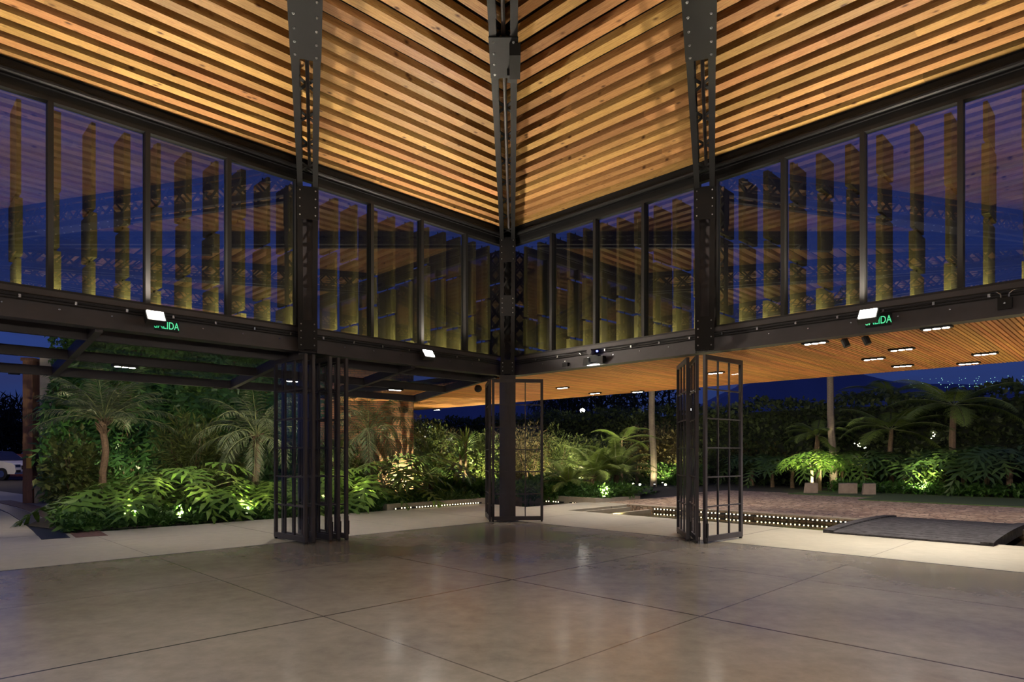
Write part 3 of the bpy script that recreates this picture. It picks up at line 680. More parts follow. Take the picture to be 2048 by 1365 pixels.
# ------------------------------------------------------------------ steel pergola outside the left wall
PZ = lambda e: 3.25 - 0.12 * e
t = thing('steel_pergola', L(5, 1.6, 3.0), 'dark steel pergola with glass panels sloping away from the vine wall side', 'pergola')
for e in (0.57, 1.86, 3.1):
    m = MB(); m.box(0.3, 14, e - .05, e + .05, PZ(e), PZ(e) + .155, L); m.build('purlin', M['steel_mid'], t)
for a in (0.3, 2.6, 5.0, 8.06, 11.1):
    m = MB(); z0, z1 = PZ(0.1), PZ(3.2)
    m.hexa([L(a - .05, .08, z0), L(a + .05, .08, z0), L(a + .05, 3.2, z1), L(a - .05, 3.2, z1), L(a - .05, .08, z0 + .17), L(a + .05, .08, z0 + .17), L(a + .05, 3.2, z1 + .17), L(a - .05, 3.2, z1 + .17)])
    m.build('rafter', M['steel_mid'], t)
av = (0.3, 2.6, 5.0, 8.06)
for a0, a1 in zip(av[:-1], av[1:]):
    m = MB(); z0, z1 = PZ(.1) + .18, PZ(3.2) + .18
    m.hexa([L(a0 + .06, .1, z0), L(a1 - .06, .1, z0), L(a1 - .06, 3.2, z1), L(a0 + .06, 3.2, z1), L(a0 + .06, .1, z0 + .012), L(a1 - .06, .1, z0 + .012), L(a1 - .06, 3.2, z1 + .012), L(a0 + .06, 3.2, z1 + .012)])
    m.build('glass_panel', M['doorglass'], t)
for px, wh in ((250, 'nearest the vine-covered plaster wall end'), (580, 'above the five-door stack'), (790, 'nearest the glass corner')):
    c = L(aL(px, 1.86), 1.86, PZ(1.86) - .03)
    downlight(px, HZ - (c[2] - EYE) / c[1] * F, c[2], (S2, S2, 0), 'three-lamp light under the steel pergola, ' + wh, 'lights under the pergola', P_PERGOLA, NEUT)

# ------------------------------------------------------------------ things on the beams
def flood(fn, s, label, power, group, off=0.0):
    t = thing('floodlight', fn(s, .2, 3.48), label, 'floodlight', group)
    inw = fn(0, 1) - fn(0, 0); up = np.array((0, 0, 1.0)); d = inw * .8 + up * .6; al = fn(1, 0) - fn(0, 0); nn = np.cross(al, d)
    c = fn(s, .22, 3.49)
    m = MB()
    m.bar(c - d * .05, c + d * .05, .26, .20, nn); m.build('housing', M['steel_dark'], t)
    m = MB(); m.bar(c + d * .051, c + d * .058, .22, .16, nn); m.build('lens', M['lens'], t)
    m = MB(); m.bar(fn(s, .01, 3.47), fn(s, .17, 3.47), .04, .05); m.build('bracket', M['steel_dark'], t)
    lamp('flood_lamp', 'SPOT', c + d * .09, power, WARM, aim=inw * .62 + up, spot_size=math.radians(168), spot_blend=.45, shadow_soft_size=.10)
flood(sL, aL(310, -.22), 'glaring floodlight on the pergola side beam, beside the green exit sign', P_FLOOD, None)
flood(sL, aL(855, -.22), 'glaring floodlight on the pergola side beam close to the glass corner', P_FLOOD, None)
flood(sR, bR(1737, -.22), 'glaring floodlight on the canopy side beam, beside the green exit sign', P_FLOOD, None)
flood(sR, 2.9, 'small dark floodlight on the canopy side beam above the twin lamp unit', 1.0, None) if False else None
for fn, s in ((sF, 4.0), (sF, 12.5), (sO, 4.0), (sO, 12.5), (sL, 13), (sR, 13)):
    flood(fn, s, 'floodlight on a beam behind the viewer', P_FLOODBACK, 'floodlights behind the viewer')
for i, (x, y) in enumerate(((-3.2, 4.6), (3.2, 4.6), (-3.0, -1.5), (3.0, -1.5), (-6.5, .5), (6.5, .5))):  # out-of-view spotlights added to brighten the hall floor
    t = thing('added_ceiling_spot', (x, y, 5.6), 'added can spotlight hung from the ceiling out of view, brightening the floor', 'spotlight', 'added spotlights hung from the ceiling')
    MB().cyl((x, y, 5.75), (0, 0, 1), .08, .3, 14).build('can', M['steel_dark'], t); MB().cyl((x, y, 5.595), (0, 0, 1), .06, .01, 14).build('lens', M['lens_small'], t); MB().tube([(x, y, 5.9), (x, y, 6.62)], .012, 6).build('rod', M['steel_dark'], t)
    lamp('ceiling_fill_lamp', 'SPOT', (x, y, 5.56), P_CEILING_FILL, NEUT, aim=(0, 0, -1), spot_size=math.radians(130), spot_blend=.8, shadow_soft_size=.06)
def exit_sign(fn, s, sgn, label, z):
    base = fn(s, .03, z); t = thing('exit_sign', base, label, 'sign')
    MB().box(s - .17, s + .17, .012, .035, z - .085, z + .085, fn).build('panel', M['steel'], t)
    cu = bpy.data.curves.new('sign_text', 'FONT'); cu.body = 'SALIDA'; cu.size = .135; cu.align_x = 'CENTER'; cu.align_y = 'CENTER'; cu.extrude = .003
    cu.materials.append(M['green'])
    tmp = bpy.data.objects.new('letters_curve', cu); COL.objects.link(tmp); me = bpy.data.meshes.new_from_object(tmp.evaluated_get(bpy.context.evaluated_depsgraph_get())); bpy.data.objects.remove(tmp)
    o = bpy.data.objects.new('letters', me); COL.objects.link(o); o.parent = t
    inw = Vector(fn(0, 1) - fn(0, 0)); x = Vector((0, 0, 1)).cross(inw).normalized()
    o.rotation_euler = Matrix((x, Vector((0, 0, 1)), inw)).transposed().to_euler(); o.location = inw * .010; o.scale = (0.78, 1.15, 1)
exit_sign(sL, aL(333, -.03), 1, 'green lettered exit sign on the pergola side beam', 3.43)
exit_sign(sR, bR(1757, -.03), 1, 'green lettered exit sign on the canopy side beam', 3.44)
# twin emergency lamp unit
s = bR(1189, -.1)
t = thing('emergency_light', sR(s, .1, 3.3), 'twin headed black emergency lamp unit on the canopy side beam', 'lamp')
MB().box(s - .10, s + .10, .02, .12, 3.36, 3.48, sR).build('battery_box', M['steel_dark'], t)
for ds in (-.18, .18):
    m = MB(); m.hexa([sR(s + ds - .07, .03, 3.30), sR(s + ds + .07, .03, 3.30), sR(s + ds + .07, .17, 3.30), sR(s + ds - .07, .17, 3.30), sR(s + ds - .06, .05, 3.45), sR(s + ds + .06, .05, 3.45), sR(s + ds + .06, .15, 3.45), sR(s + ds - .06, .15, 3.45)]); m.build('lamp_head', M['steel_dark'], t)
MB().box(s - .15, s + .12, .06, .14, 3.290, 3.298, sR).build('lens', M['lens_small'], t)
MB().cyl(sR(s - .08, .12, 3.56), (S2, S2, 0), .06, .12, 14).build('sensor', M['steel_mid'], t)
MB().ball(sR(s + .08, .12, 3.56), .022, 8, 6).build('indicator', M['bluered'], t)
lamp('emergency_lamp', 'SPOT', sR(s, .12, 3.27), 14, (1, .97, .92), aim=(0, 0, -1), spot_size=2.4, spot_blend=.8, shadow_soft_size=.05)
s = bR(1132, -.04); o = MB().box(s - .07, s + .07, .0, .08, 3.30, 3.42, sR).build('switch_box', M['steel'], None); tag(o, 'small metal switch box on the canopy side beam near the corner', 'box')
s = bR(2010, -.04); t = thing('junction_box', sR(s, .04, 3.4), 'square metal junction box with two bent conduits on the canopy side beam', 'box')
MB().box(s - .075, s + .075, .0, .07, 3.37, 3.52, sR).build('box_body', M['steel'], t)
MB().cyl(sR(s, .072, 3.445), (S2, S2, 0), .012, .01, 8).build('screw', M['chrome'], t)
for sg in (-1, 1):
    m = MB(); m.tube([sR(s + sg * .04, .05, 3.50), sR(s + sg * .045, .05, 3.57), sR(s + sg * .09, .05, 3.61), sR(s + sg * .2, .05, 3.62)], .011, 6); m.build('conduit', M['chrome'], t)
t = thing('dome_camera', (-0.87, 16.6, 2.95), 'small black dome camera under the pergola end', 'camera')
c = np.array((-0.87, 16.6, 3.20)); MB().ball(c - (0, 0, .0), .10, 14, 10).build('dome', M['carglass'], t, True); MB().cyl(c + (0, 0, .08), (0, 0, 1), .03, .14, 8).build('stem', M['steel_dark'], t)
for px, py, wh in ((1691, 678, 'first black can spotlight under the beam, nearer the folded doors'), (1733, 675, 'second black can spotlight under the beam, below the floodlight')):
    Y = R(bR(px, .25), .25)[1]; c = G(px, Y, 3.22)
    t = thing('can_spotlight', c, wh, 'spotlight'); MB().cyl(c, (0.3, -.3, -1), .05, .13, 12).build('can', M['steel_dark'], t); MB().bar(c, c + (0, 0, .07), .02, .02).build('bracket', M['steel_dark'], t)
o = MB().ball(L(0.25, -.12, 3.66), .02, 8, 6).build('indicator_light', M['bluered']); tag(o, 'tiny glowing violet indicator on the beam beside the corner column', 'indicator light')

def added_edge_light(p, aim, label, power, col=WARM):  # unseen fill lights added to brighten the garden and the vine wall
    p = np.array(p); a = np.array(aim, float); a /= np.linalg.norm(a); t = thing('added_edge_fill', p, label, 'floodlight', 'added fill lights on the outer roof edges')
    MB().bar(p - a * .08, p + a * .06, .16, .10).build('housing', M['steel_dark'], t); MB().bar(p + a * .061, p + a * .066, .13, .08).build('lens', M['lens_small'], t)
    lamp('edge_fill_lamp', 'SPOT', p + a * .1, power, col, aim=a, spot_size=2.3, spot_blend=.8, shadow_soft_size=.06)
for b in (-6.5, -3.4, 0.5, 6.0, 11.0):
    added_edge_light(R(b, CE + .09, 3.42), OUTR * 1.0 + np.array((0, 0, -.32 if b < 0 else -.10)), 'added fill light on the outer edge of the timber canopy facing the garden', P_EDGE_FILL * (1.1 if b < -3 and b > -4 else .7 if b < 0 else 1.5))
for a in (2.0, 5.2, 8.6):
    added_edge_light(L(a, 3.3, PZ(3.1) + .06), (L(0, 1) - L(0, 0)) + np.array((0, 0, -.25)), 'added fill light on the outer pergola beam facing the vine wall', P_EDGE_FILL * .62)
for b in (-3.2, 0.6, 3.6, 9.5, 12.5):  # lamps added in the pond to light the soffit from below
    p = R(b, 3.5, -.34); t = thing('added_pond_light', p, 'added sunken light by the terrace edge, brightening the soffit', 'pond light', 'added sunken lights under the soffit')
    MB().cyl(p + np.array((0, 0, .04)), (0, 0, 1), .06, .08, 12).build('housing', M['steel_dark'], t); MB().cyl(p + np.array((0, 0, .083)), (0, 0, 1), .045, .006, 12).build('lens', M['lens_small'], t)
    lamp('pond_fill_lamp', 'SPOT', p + np.array((0, 0, .1)), P_POND_FILL, WARM, aim=OUTR * .15 + np.array((0, 0, 1.0)), spot_size=2.6, spot_blend=.5, shadow_soft_size=.05)
# ------------------------------------------------------------------ plants
def scatter(mb, tv, tf, pos, dirs, ups, scl):
    """place leaf template (x along the leaf, y across, z up) at many points"""
    pos = np.asarray(pos, float); n = len(pos); d = dirs / (np.linalg.norm(dirs, axis=1)[:, None] + 1e-9)
    sd = np.cross(ups, d); sd /= np.linalg.norm(sd, axis=1)[:, None] + 1e-9; u = np.cross(d, sd)
    tv = np.asarray(tv, float); k = len(tv); scl = np.broadcast_to(np.asarray(scl, float), (n,))
    V = pos[:, None, :] + scl[:, None, None] * (tv[None, :, 0:1] * d[:, None, :] + tv[None, :, 1:2] * sd[:, None, :] + tv[None, :, 2:3] * u[:, None, :])
    fs = []
    for fa in tf:
        fs.append((fa[None, :, :] + (np.arange(n) * k)[:, None, None]).reshape(-1, fa.shape[1]))
    mb.raw(V.reshape(-1, 3), fs); return mb
def rv(n): return rng.normal(size=(n, 3))
LEAF = (np.array([(0, 0, 0), (.45, .26, .07), (1, 0, -.12), (.45, -.26, .07), (.5, 0, 0)]), [np.array([[0, 4, 1], [4, 2, 1], [0, 3, 4], [4, 3, 2]])])
NARROW = (np.array([(0, 0, 0), (.4, .10, .04), (1, 0, -.15), (.4, -.10, .04)]), [np.array([[0, 2, 1], [0, 3, 2]])])
QUAD = (np.array([(0, 0, 0), (.5, .33, .05), (1, 0, -.05), (.5, -.33, .05)]), [np.array([[0, 3, 2, 1]])])
def lobed(nl=7, droop=0.35, cut=0.62, wid=0.5):
    V = []; Fc = []
    def mid(t): return np.array((t, 0, .12 * math.sin(t * 2.2) - droop * t * t))
    for i in range(nl + 1): V.append(mid(i / nl))
    for i in range(nl):
        t = (i + .5) / nl; L_ = wid * (math.sin(math.pi * (0.12 + 0.86 * (1 - t) ** .8)) ** .7 + .12)
        ang = lerp(2.1, .45, t)
        for sg in (-1, 1):
            a, b = i, i + 1
            c = mid(t); dirv = np.array((math.cos(ang), sg * math.sin(ang), 0))
            nrm = np.array((-math.sin(ang), sg * math.cos(ang), 0)); hw = .062
            m1 = c + dirv * L_ * .55 + np.array((0, 0, -.04)); tip = c + dirv * L_ + np.array((.03, 0, -.16 * L_ - .05))
            k = len(V); V += [m1 - nrm * hw, m1 + nrm * hw, tip]
            if sg > 0: Fc += [(a, b, k), (b, k + 1, k), (k, k + 1, k + 2)]
            else: Fc += [(b, a, k), (b, k, k + 1), (k + 1, k, k + 2)]
    tipf = mid(1.0); k = len(V); V += [mid(.96) + (0, .06, 0), mid(.96) - (0, .06, 0), np.array((1.16, 0, tipf[2] - .1))]
    Fc += [(k, k + 1, k + 2)]
    return np.array(V), [np.array(Fc)]
LOBED = [lobed(6, .22, wid=.56), lobed(7, .42, wid=.52), lobed(6, .06, wid=.60)]
MONST = lobed(5, .5, wid=.62)
def place(root_, x, y, z=0.0, rz=0.0, s=1.0):
    root_.location = (x, y, z); root_.rotation_euler[2] = rz; root_.scale = (s, s, s)
def rosette_proto(name, n, pet, leaf, trunk_h, mat, spread=1.0, tr=0.05, aerial=0):
    t = thing(name, (0, 0, 0), None, None)
    lf = MB(); st = MB()
    for i in range(n):
        az = i * 2.4 + rng.random() * .5; f = (i + .5) / n; el = lerp(1.35, .15, f ** .8) * (1 / spread if f > .5 else 1) + rng.normal() * .1
        d = np.array((math.cos(az) * math.cos(el), math.sin(az) * math.cos(el), math.sin(el))); pl = pet * (0.7 + .5 * f) * (.85 + .3 * rng.random())
        p0 = np.array((0, 0, trunk_h)); pm = p0 + d * pl * .55 + (0, 0, .05 * pl); p1 = p0 + d * pl
        st.tube([p0, pm, p1], [.014, .011, .008], 5)
        hd = np.array((math.cos(az), math.sin(az), -.25 - .4 * f + .35 * rng.normal() * .4)); up = np.array((0, 0, 1.0)) + rv(1)[0] * .22
        tv, tf = LOBED[i % 3]
        scatter(lf, tv, tf, [p1 - hd / np.linalg.norm(hd) * leaf * .12], hd[None], up[None], [leaf * (.8 + .4 * rng.random())])
    lf.build('leaves', mat, t, local=True)
    st.build('leaf_stalks', M['stem'], t, local=True)
    m = MB(); m.tube([(0, 0, -.02), (.02, .0, trunk_h * .5), (0, 0, trunk_h + .05)], [tr * 1.3, tr, tr * 1.1], 8)
    for k in range(aerial):
        a = k * 1.3; m.tube([(0.02, 0, trunk_h * .9), (.16 * math.cos(a), .16 * math.sin(a), trunk_h * .5), (.26 * math.cos(a), .26 * math.sin(a), -.02)], .012, 5)
    m.build('trunk', M['trunk'], t, local=True)
    return t
def frond_palm(mb, st, p0, az, el, Ln, nl, lw, ll, droop):
    pts = []; p = np.array(p0, float); e = el; n = 12
    for i in range(n + 1):
        pts.append(p.copy()); p = p + np.array((math.cos(az) * math.cos(e), math.sin(az) * math.cos(e), math.sin(e))) * Ln / n; e -= droop / n * (0.5 + i / n)
    pts = np.array(pts); st.tube(pts, np.linspace(.014, .004, n + 1), 4, False)
    tt = np.linspace(.14, .99, nl); ix = tt * n; i0 = np.minimum(ix.astype(int), n - 1); fr = (ix - i0)[:, None]
    P = pts[i0] * (1 - fr) + pts[i0 + 1] * fr; T = pts[i0 + 1] - pts[i0]; T /= np.linalg.norm(T, axis=1)[:, None]
    side = np.array((-math.sin(az), math.cos(az), 0)); upv = np.cross(T, side)
    ls = ll * np.sin(np.pi * (0.12 + .82 * tt)) ** .6
    for sg in (-1, 1):
        D = T * .75 + sg * side[None] * .8 + upv * -.05 + np.array((0, 0, -.30))[None] + rv(nl) * .09
        scatter(mb, np.array([(0, 0, 0), (.5, lw, .03), (1, 0, -.14), (.5, -lw, .03)]), [np.array([[0, 3, 2, 1]])], P, D, upv + rv(nl) * .1, ls)
def palm(name, loc, trunk_h, nf, Ln, label, el0=1.35, el1=-.25, droop=1.5, tr=.09, mat='palm', tmat='trunk', ll=.42, lw=.035, lean=(0, 0), boots=True, group=None):
    t = thing(name, loc, label, 'palm', group); lf = MB(); st = MB(); top = np.array((loc[0] + lean[0], loc[1] + lean[1], loc[2] + trunk_h))
    for i in range(nf):
        f = i / (nf - 1); frond_palm(lf, st, top, i * 2.4 + rng.random() * .4, lerp(el0, el1, f), Ln * (.85 + .25 * rng.random()), 34, lw, ll, droop * (.7 + .5 * rng.random()))
    lf.build('fronds', M[mat], t); st.build('frond_stalks', M['stem'], t)
    m = MB(); k = 9; b = np.array(loc, float)
    m.tube([b + (top - b) * i / k + (0.03 * math.sin(i * 1.3), .02 * math.cos(i), 0) for i in range(k + 1)], [tr * (1.15 - .25 * i / k) for i in range(k + 1)], 9)
    if boots:
        for i in range(26):
            a = rng.random() * 6.28; z = top - (0, 0, .02 + .34 * rng.random()); m.tube([z + np.array((math.cos(a), math.sin(a), 0)) * tr * .7, z + np.array((math.cos(a) * (tr + .11), math.sin(a) * (tr + .11), .10 + .08 * rng.random()))], [.022, .010], 4)
    m.build('trunk', M[tmat], t)
    return t
def fern_frond(mb, st, p0, az, el, Ln, droop, npin=24, width=.42):
    pts = []; p = np.array(p0, float); e = el; n = 12
    for i in range(n + 1):
        pts.append(p.copy()); p = p + np.array((math.cos(az) * math.cos(e), math.sin(az) * math.cos(e), math.sin(e))) * Ln / n; e -= droop / n * (.45 + 1.1 * i / n)
    pts = np.array(pts); st.tube(pts, np.linspace(.016, .004, n + 1), 4, False)
    tt = np.linspace(.16, .985, npin); ix = tt * n; i0 = np.minimum(ix.astype(int), n - 1); fr = (ix - i0)[:, None]
    P = pts[i0] * (1 - fr) + pts[i0 + 1] * fr; T = pts[i0 + 1] - pts[i0]; T /= np.linalg.norm(T, axis=1)[:, None]
    side = np.array((-math.sin(az), math.cos(az), 0)); upv = np.cross(T, side)
    ls = width * np.sin(np.pi * (0.10 + .86 * tt)) ** .75
    for sg in (-1, 1):
        D = T * .35 + sg * side[None] + np.array((0, 0, -.22))[None] + rv(npin) * .05
        D /= np.linalg.norm(D, axis=1)[:, None]
        # pinna midrib with pinnules
        q = 9; uu = (np.arange(q) + .6) / q
        PP = (P[:, None, :] + D[:, None, :] * (ls[:, None, None] * uu[None, :, None]) + np.array((0, 0, -.10))[None, None] * (uu[None, :, None] ** 2) * ls[:, None, None]).reshape(-1, 3)
        TT = np.repeat(T, q, 0); DD = np.repeat(D, q, 0); UU = np.repeat(upv, q, 0); l2 = (ls[:, None] * (.21 * (1 - uu[None] ** 1.5) + .05)).reshape(-1)
        for s2 in (-1, 1):
            scatter(mb, np.array([(0, .0, 0), (.5, .20, 0), (1, 0, -.08), (.5, -.20, 0)]), [np.array([[0, 3, 2, 1]])], PP, s2 * TT + DD * .45, UU, l2 * 1.15)
def treefern(name, loc, trunk_h, nf, Ln, label, el0=.95, el1=-.15, droop=1.25, tr=.075, width=.42, mat='fern', group=None, cat='tree fern', az0=0.0, lean=(0, 0)):
    t = thing(name, loc, label, cat, group); lf = MB(); st = MB(); b = np.array(loc, float); top = b + (lean[0], lean[1], trunk_h)
    for i in range(nf):
        f = i / max(1, nf - 1); fern_frond(lf, st, top, az0 + i * 2.4 + .3 * rng.random(), lerp(el0, el1, f) + .08 * rng.normal(), Ln * (.85 + .25 * rng.random()), droop * (.75 + .45 * rng.random()), 26, width)
    lf.build('fronds', M[mat], t); st.build('frond_stalks', M['stem'], t)
    k = 8; m = MB(); m.tube([b + (top - b) * i / k + (.03 * math.sin(i), 0, 0) for i in range(k + 1)], [tr * (1.25 - .3 * i / k + .06 * (i % 2)) for i in range(k + 1)], 9); m.build('trunk', M['trunk'], t)
    return t
def shrub(name, loc, rx, ry, h, n, size, mat, label, tpl=LEAF, base=.1, cat='shrub', stems=5, updir=.3, group=None, density_out=.5):
    t = thing(name, loc, label, cat, group); b = np.array(loc, float)
    u = rv(n); u /= np.linalg.norm(u, axis=1)[:, None]; rr = (rng.random(n) ** density_out)[:, None]
    lump = 1 + .22 * np.sin(u[:, 0:1] * 5 + loc[0]) * np.cos(u[:, 1:2] * 4 + u[:, 2:3] * 6)
    P = u * rr * lump * np.array((rx, ry, (h - base) / 2)) + b + (0, 0, base + (h - base) / 2)
    D = u * .8 + rv(n) * .6 + (0, 0, updir); U = rv(n) * .5 + (0, 0, 1)
    m = MB(); scatter(m, *tpl, P, D, U, size * (.6 + .8 * rng.random(n))); m.build('foliage', M[mat], t)
    m = MB()
    for i in range(stems):
        a = rng.random() * 6.28; m.tube([b, b + (.25 * rx * math.cos(a), .25 * ry * math.sin(a), h * .4), b + (.6 * rx * math.cos(a), .6 * ry * math.sin(a), h * .75)], [.03, .02, .008], 5)
    m.build('stems', M['trunk'], t)
    return t
def tuft(name, loc, n, Ln, label, mat='spiky', h=0.0, lw=.05, cat='spiky plant', el=(1.4, .1), droop=.5, tr=.05):
    t = thing(name, loc, label, cat); b = np.array(loc, float); top = b + (0, 0, h)
    az = rng.random(n) * 6.28; e = lerp(el[0], el[1], rng.random(n)); D = np.stack([np.cos(az) * np.cos(e), np.sin(az) * np.cos(e), np.sin(e)], 1)
    tv = np.array([(0, .3 * lw, 0), (0, -.3 * lw, 0), (.45, lw, .02), (.45, -lw, .02), (.8, .6 * lw, -.08 * droop), (.8, -.6 * lw, -.08 * droop), (1, 0, -.22 * droop)])
    tf = [np.array([[0, 1, 3, 2], [2, 3, 5, 4]]), np.array([[4, 5, 6]])]
    P = np.repeat(top[None], n, 0) - (0, 0, 1) * (rng.random(n) * min(.25, h * .4))[:, None]
    m = MB(); scatter(m, tv, tf, P, D, np.array((0, 0, 1.0))[None] + rv(n) * .1, Ln * (.6 + .5 * rng.random(n))); m.build('leaves', M[mat], t)
    m = MB(); m.tube([b, b + (.01, 0, h * .5), top + (0, 0, .02)], [tr * 1.2, tr, tr], 7); m.build('trunk', M['trunk'], t)
    return t
LAMPS = []
def garden_light(x, y, label, power=1.0, z=0.0, aim=(0, 0, 1), size=2.2, color=(1.0, 0.92, 0.52)):
    t = thing('garden_spotlight', (x, y, z), label, 'spotlight', 'garden uplights')
    MB().cyl((x, y, z + .06), (0, 0, 1), .055, .12, 12).build('housing', M['steel_dark'], t); MB().cyl((x, y, z + .124), (0, 0, 1), .042, .008, 12).build('lens', M['garden_lens'], t)
    lamp('garden_lamp', 'SPOT', (x, y, z + .16), P_GARDEN * power, color, aim=aim, spot_size=size, spot_blend=.6, shadow_soft_size=.05)

# ---- the walled bed at the left: wall, vine, palms, big-leaved plants
W0 = np.array((-14.1, 20.3, 0)); W1 = np.array((-3.30, 21.6, 0)); wd = (W1 - W0); WLn = np.linalg.norm(wd); wd /= WLn; wn = np.array((wd[1], -wd[0], 0))
def WP(s, o, z): return W0 + wd * s + wn * o + np.array((0, 0, z))
o = MB().box(0, WLn, -.35, 0, -.1, 5.0, WP).build('garden_wall', M['brick']); struct(o); tag(o, kind='structure')
PW = lambda s, o, z: WP(s - .62, o + .12, z)
o = MB().box(0.0, 1.5, -.4, 0, .62, 4.6, PW).build('wall_plaster', M['plaster']); struct(o)
o = MB().box(-.1, 1.5, -.4, .10, -.1, .56, PW).build('wall_rubble_base', M['rubble']); struct(o)
o = MB().box(-.14, 1.5, -.4, .16, .56, .62, PW).build('trim_4', M['kerb']); struct(o)
t = thing('timber_post', PW(-.28, .05, 0), 'tall brown timber post at the end of the plastered wall', 'post'); MB().box(-.42, -.14, -.35, .12, 0, 4.4, PW).build('shaft', M['timber'], t)
MB().box(-.46, -.10, -.38, .16, 4.4, 4.5, PW).build('cap', M['timber'], t)
t = thing('meter_box', PW(-.24, .16, 1.0), 'small yellow box fixed to the brown timber post', 'box'); MB().box(-.26, -.10, .12, .22, 1.08, 1.52, PW).build('box_body', M['yellow'], t); MB().box(-.24, -.12, .22, .23, 1.12, 1.48, PW).build('lid', M['yellow'], t)
t = thing('wall_bracket', PW(.45, .03, 2.4), 'black bracket with small bright bolts on the pale plastered wall', 'bracket')
MB().box(.2, .26, 0, .05, 2.3, 2.95, PW).build('bar', M['steel_dark'], t); MB().box(.58, .64, 0, .05, 2.3, 2.95, PW).build('bar', M['steel_dark'], t)
m = MB()
for s in (.23, .61):
    for z in (2.36, 2.88): m.ball(PW(s, .06, z), .03, 8, 5)
m.build('bolts', M['rivet'], t)
o = MB().cyl(WP(WLn - .28, .05, 3.0), wn, .11, .10, 18).build('wall_speaker', M['steel_dark']); tag(o, 'round black speaker on the brick wall near its free end', 'speaker')
# bed soil
m = MB(); pl = [(-4.32, APR_R + .2), (-4.12, -7.6), (-6.2, -8.0), (-9.5, -7.0), (-12, -5.6), (-13, 2), (-6.5, 4.5)]
m.raw([R(b, e, 0.02) for b, e in pl], [tuple(range(len(pl)))]); struct(m.build('ground_bed', M['soil']))
# climbing vine over the wall
n = 30000; s = rng.random(n) * (WLn - 3.0) - .1; z = rng.random(n) * 5.3 + .1
keep = (s < WLn - 3.6) | ((s < WLn - 1.6) & (rng.random(n) < .25) & (z > 1.2)); s = s[keep]; z = z[keep]; n = len(s)
bul = .45 + .35 * np.sin(s * 1.7) * np.sin(z * 1.9 + 1) + .3 * np.sin(s * .9 + z * 1.1) + .7 * np.clip(1.4 - s, 0, 1.4) * .35
o_ = np.clip(bul, .1, 1.6) * (.55 + .5 * rng.random(n)); P = W0 + wd * s[:, None] + wn * o_[:, None] + np.stack([0 * z, 0 * z, z], 1)
t = thing('climbing_vine', WP(WLn / 2 - 1, .2, 0), 'dense dark green climber covering the garden wall behind the palms', 'vine')
m = MB(); scatter(m, *LEAF, P, wn * .5 + rv(n) * .6 + (0, 0, -.5), wn[None] * 1.0 + rv(n) * .45 + (0, 0, .5), .10 + .14 * rng.random(n)); m.build('foliage', M['vine'], t)
n = 260; s = rng.random(n) * (WLn - 3.0); z = .8 + rng.random(n) * 3.6; P = W0 + wd * s[:, None] + wn * (.8 + .5 * rng.random(n))[:, None] + np.stack([0 * z, 0 * z, z], 1)
m = MB(); scatter(m, *MONST, P, wn[None] * .5 + rv(n) * .5 + (0, 0, -.7), wn[None] + rv(n) * .3 + (0, 0, .6), .35 + .4 * rng.random(n)); g = m.build('broad_leaves', M['monstera'], t); g['label'] = 'large split climber leaves'
m = MB()
for i in range(26):
    s = rng.random() * (WLn - 3); m.tube([WP(s, .75, 0), WP(s + .2 * rng.normal(), .85, 1.5), WP(s + .5 * rng.normal(), .7, 3.5)], [.02, .015, .008], 5)
m.build('hanging_stems', M['trunk'], t)
# ground cover along the front edge (b=-4.1)
n = 15000; e = -7.7 + 10.9 * rng.random(n); dd = 1.5 * rng.random(n) ** 1.4; ed = .12 * np.sin(e * 3.1) + .06 * np.sin(e * 8); P = np.array([R(-4.26 - d_ + q * .5, e_, .0) for d_, e_, q in zip(dd, e, ed)])
P[:, 2] = .04 + .30 * rng.random(n) * np.clip(dd * 2.2 + .25, 0, 1)
m = MB(); scatter(m, *LEAF, P, rv(n) + (0, 0, .2), rv(n) * .4 + (0, 0, 1), .09 + .09 * rng.random(n)); o = m.build('ground_cover_leaves', M['cover']); tag(o, 'low bright green ground cover edging the palm bed beside the concrete', 'ground cover', None, 'stuff')
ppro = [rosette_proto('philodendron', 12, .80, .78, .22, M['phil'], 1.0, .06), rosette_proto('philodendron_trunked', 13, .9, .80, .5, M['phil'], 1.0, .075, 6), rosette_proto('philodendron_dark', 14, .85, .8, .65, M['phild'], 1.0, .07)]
pused = [0, 0, 0]
def phil(kind, px, Y, s, label, rz=None):
    p = G(px, Y); o = ppro[kind] if not pused[kind] else copy_tree(ppro[kind]); pused[kind] = 1
    place(o, p[0], p[1], 0.0, rng.random() * 6 if rz is None else rz, s); tag(o, label, 'philodendron', 'split leaved philodendrons')
phil(0, 186, 14.4, .8, 'leafy philodendron at the drain end of the palm bed, low and dim')
phil(0, 232, 14.2, 1.05, 'philodendron with long pale stalks left of the brightest garden uplight')
phil(0, 285, 14.8, 1.0, 'bright yellow-green philodendron right over the uplight beneath the first palm')
phil(1, 322, 14.6, 1.0, 'philodendron on a short bare trunk in front of the vine wall')
phil(1, 392, 15.4, 1.1, 'philodendron with hanging aerial roots midway along the palm bed')
phil(0, 452, 15.9, .85, 'small philodendron between the aerial-rooted one and the second palm')
phil(0, 498, 16.0, .95, 'lit philodendron at the foot of the second palm')
phil(0, 548, 16.6, 1.0, 'philodendron seen through the full-faced folded door')
phil(0, 610, 17.4, 1.1, 'philodendron hidden mostly behind the five-door stack')
phil(1, 655, 17.8, 1.0, 'philodendron glimpsed between doors of the five-door stack')
phil(0, 720, 18.0, 1.0, 'philodendron just right of the five-door stack, low by the kerb')
phil(1, 765, 18.3, 1.1, 'philodendron with long lit stalks in front of the brick wall')
phil(0, 805, 18.9, .9, 'dim philodendron at the kerb below the brick wall end')
palm('date_palm', tuple(G(208, 16.2)), 2.35, 22, 1.75, 'slim palm with a rough brown crown base, farthest from the doors by the vine wall', 1.4, .2, 1.15, .085)
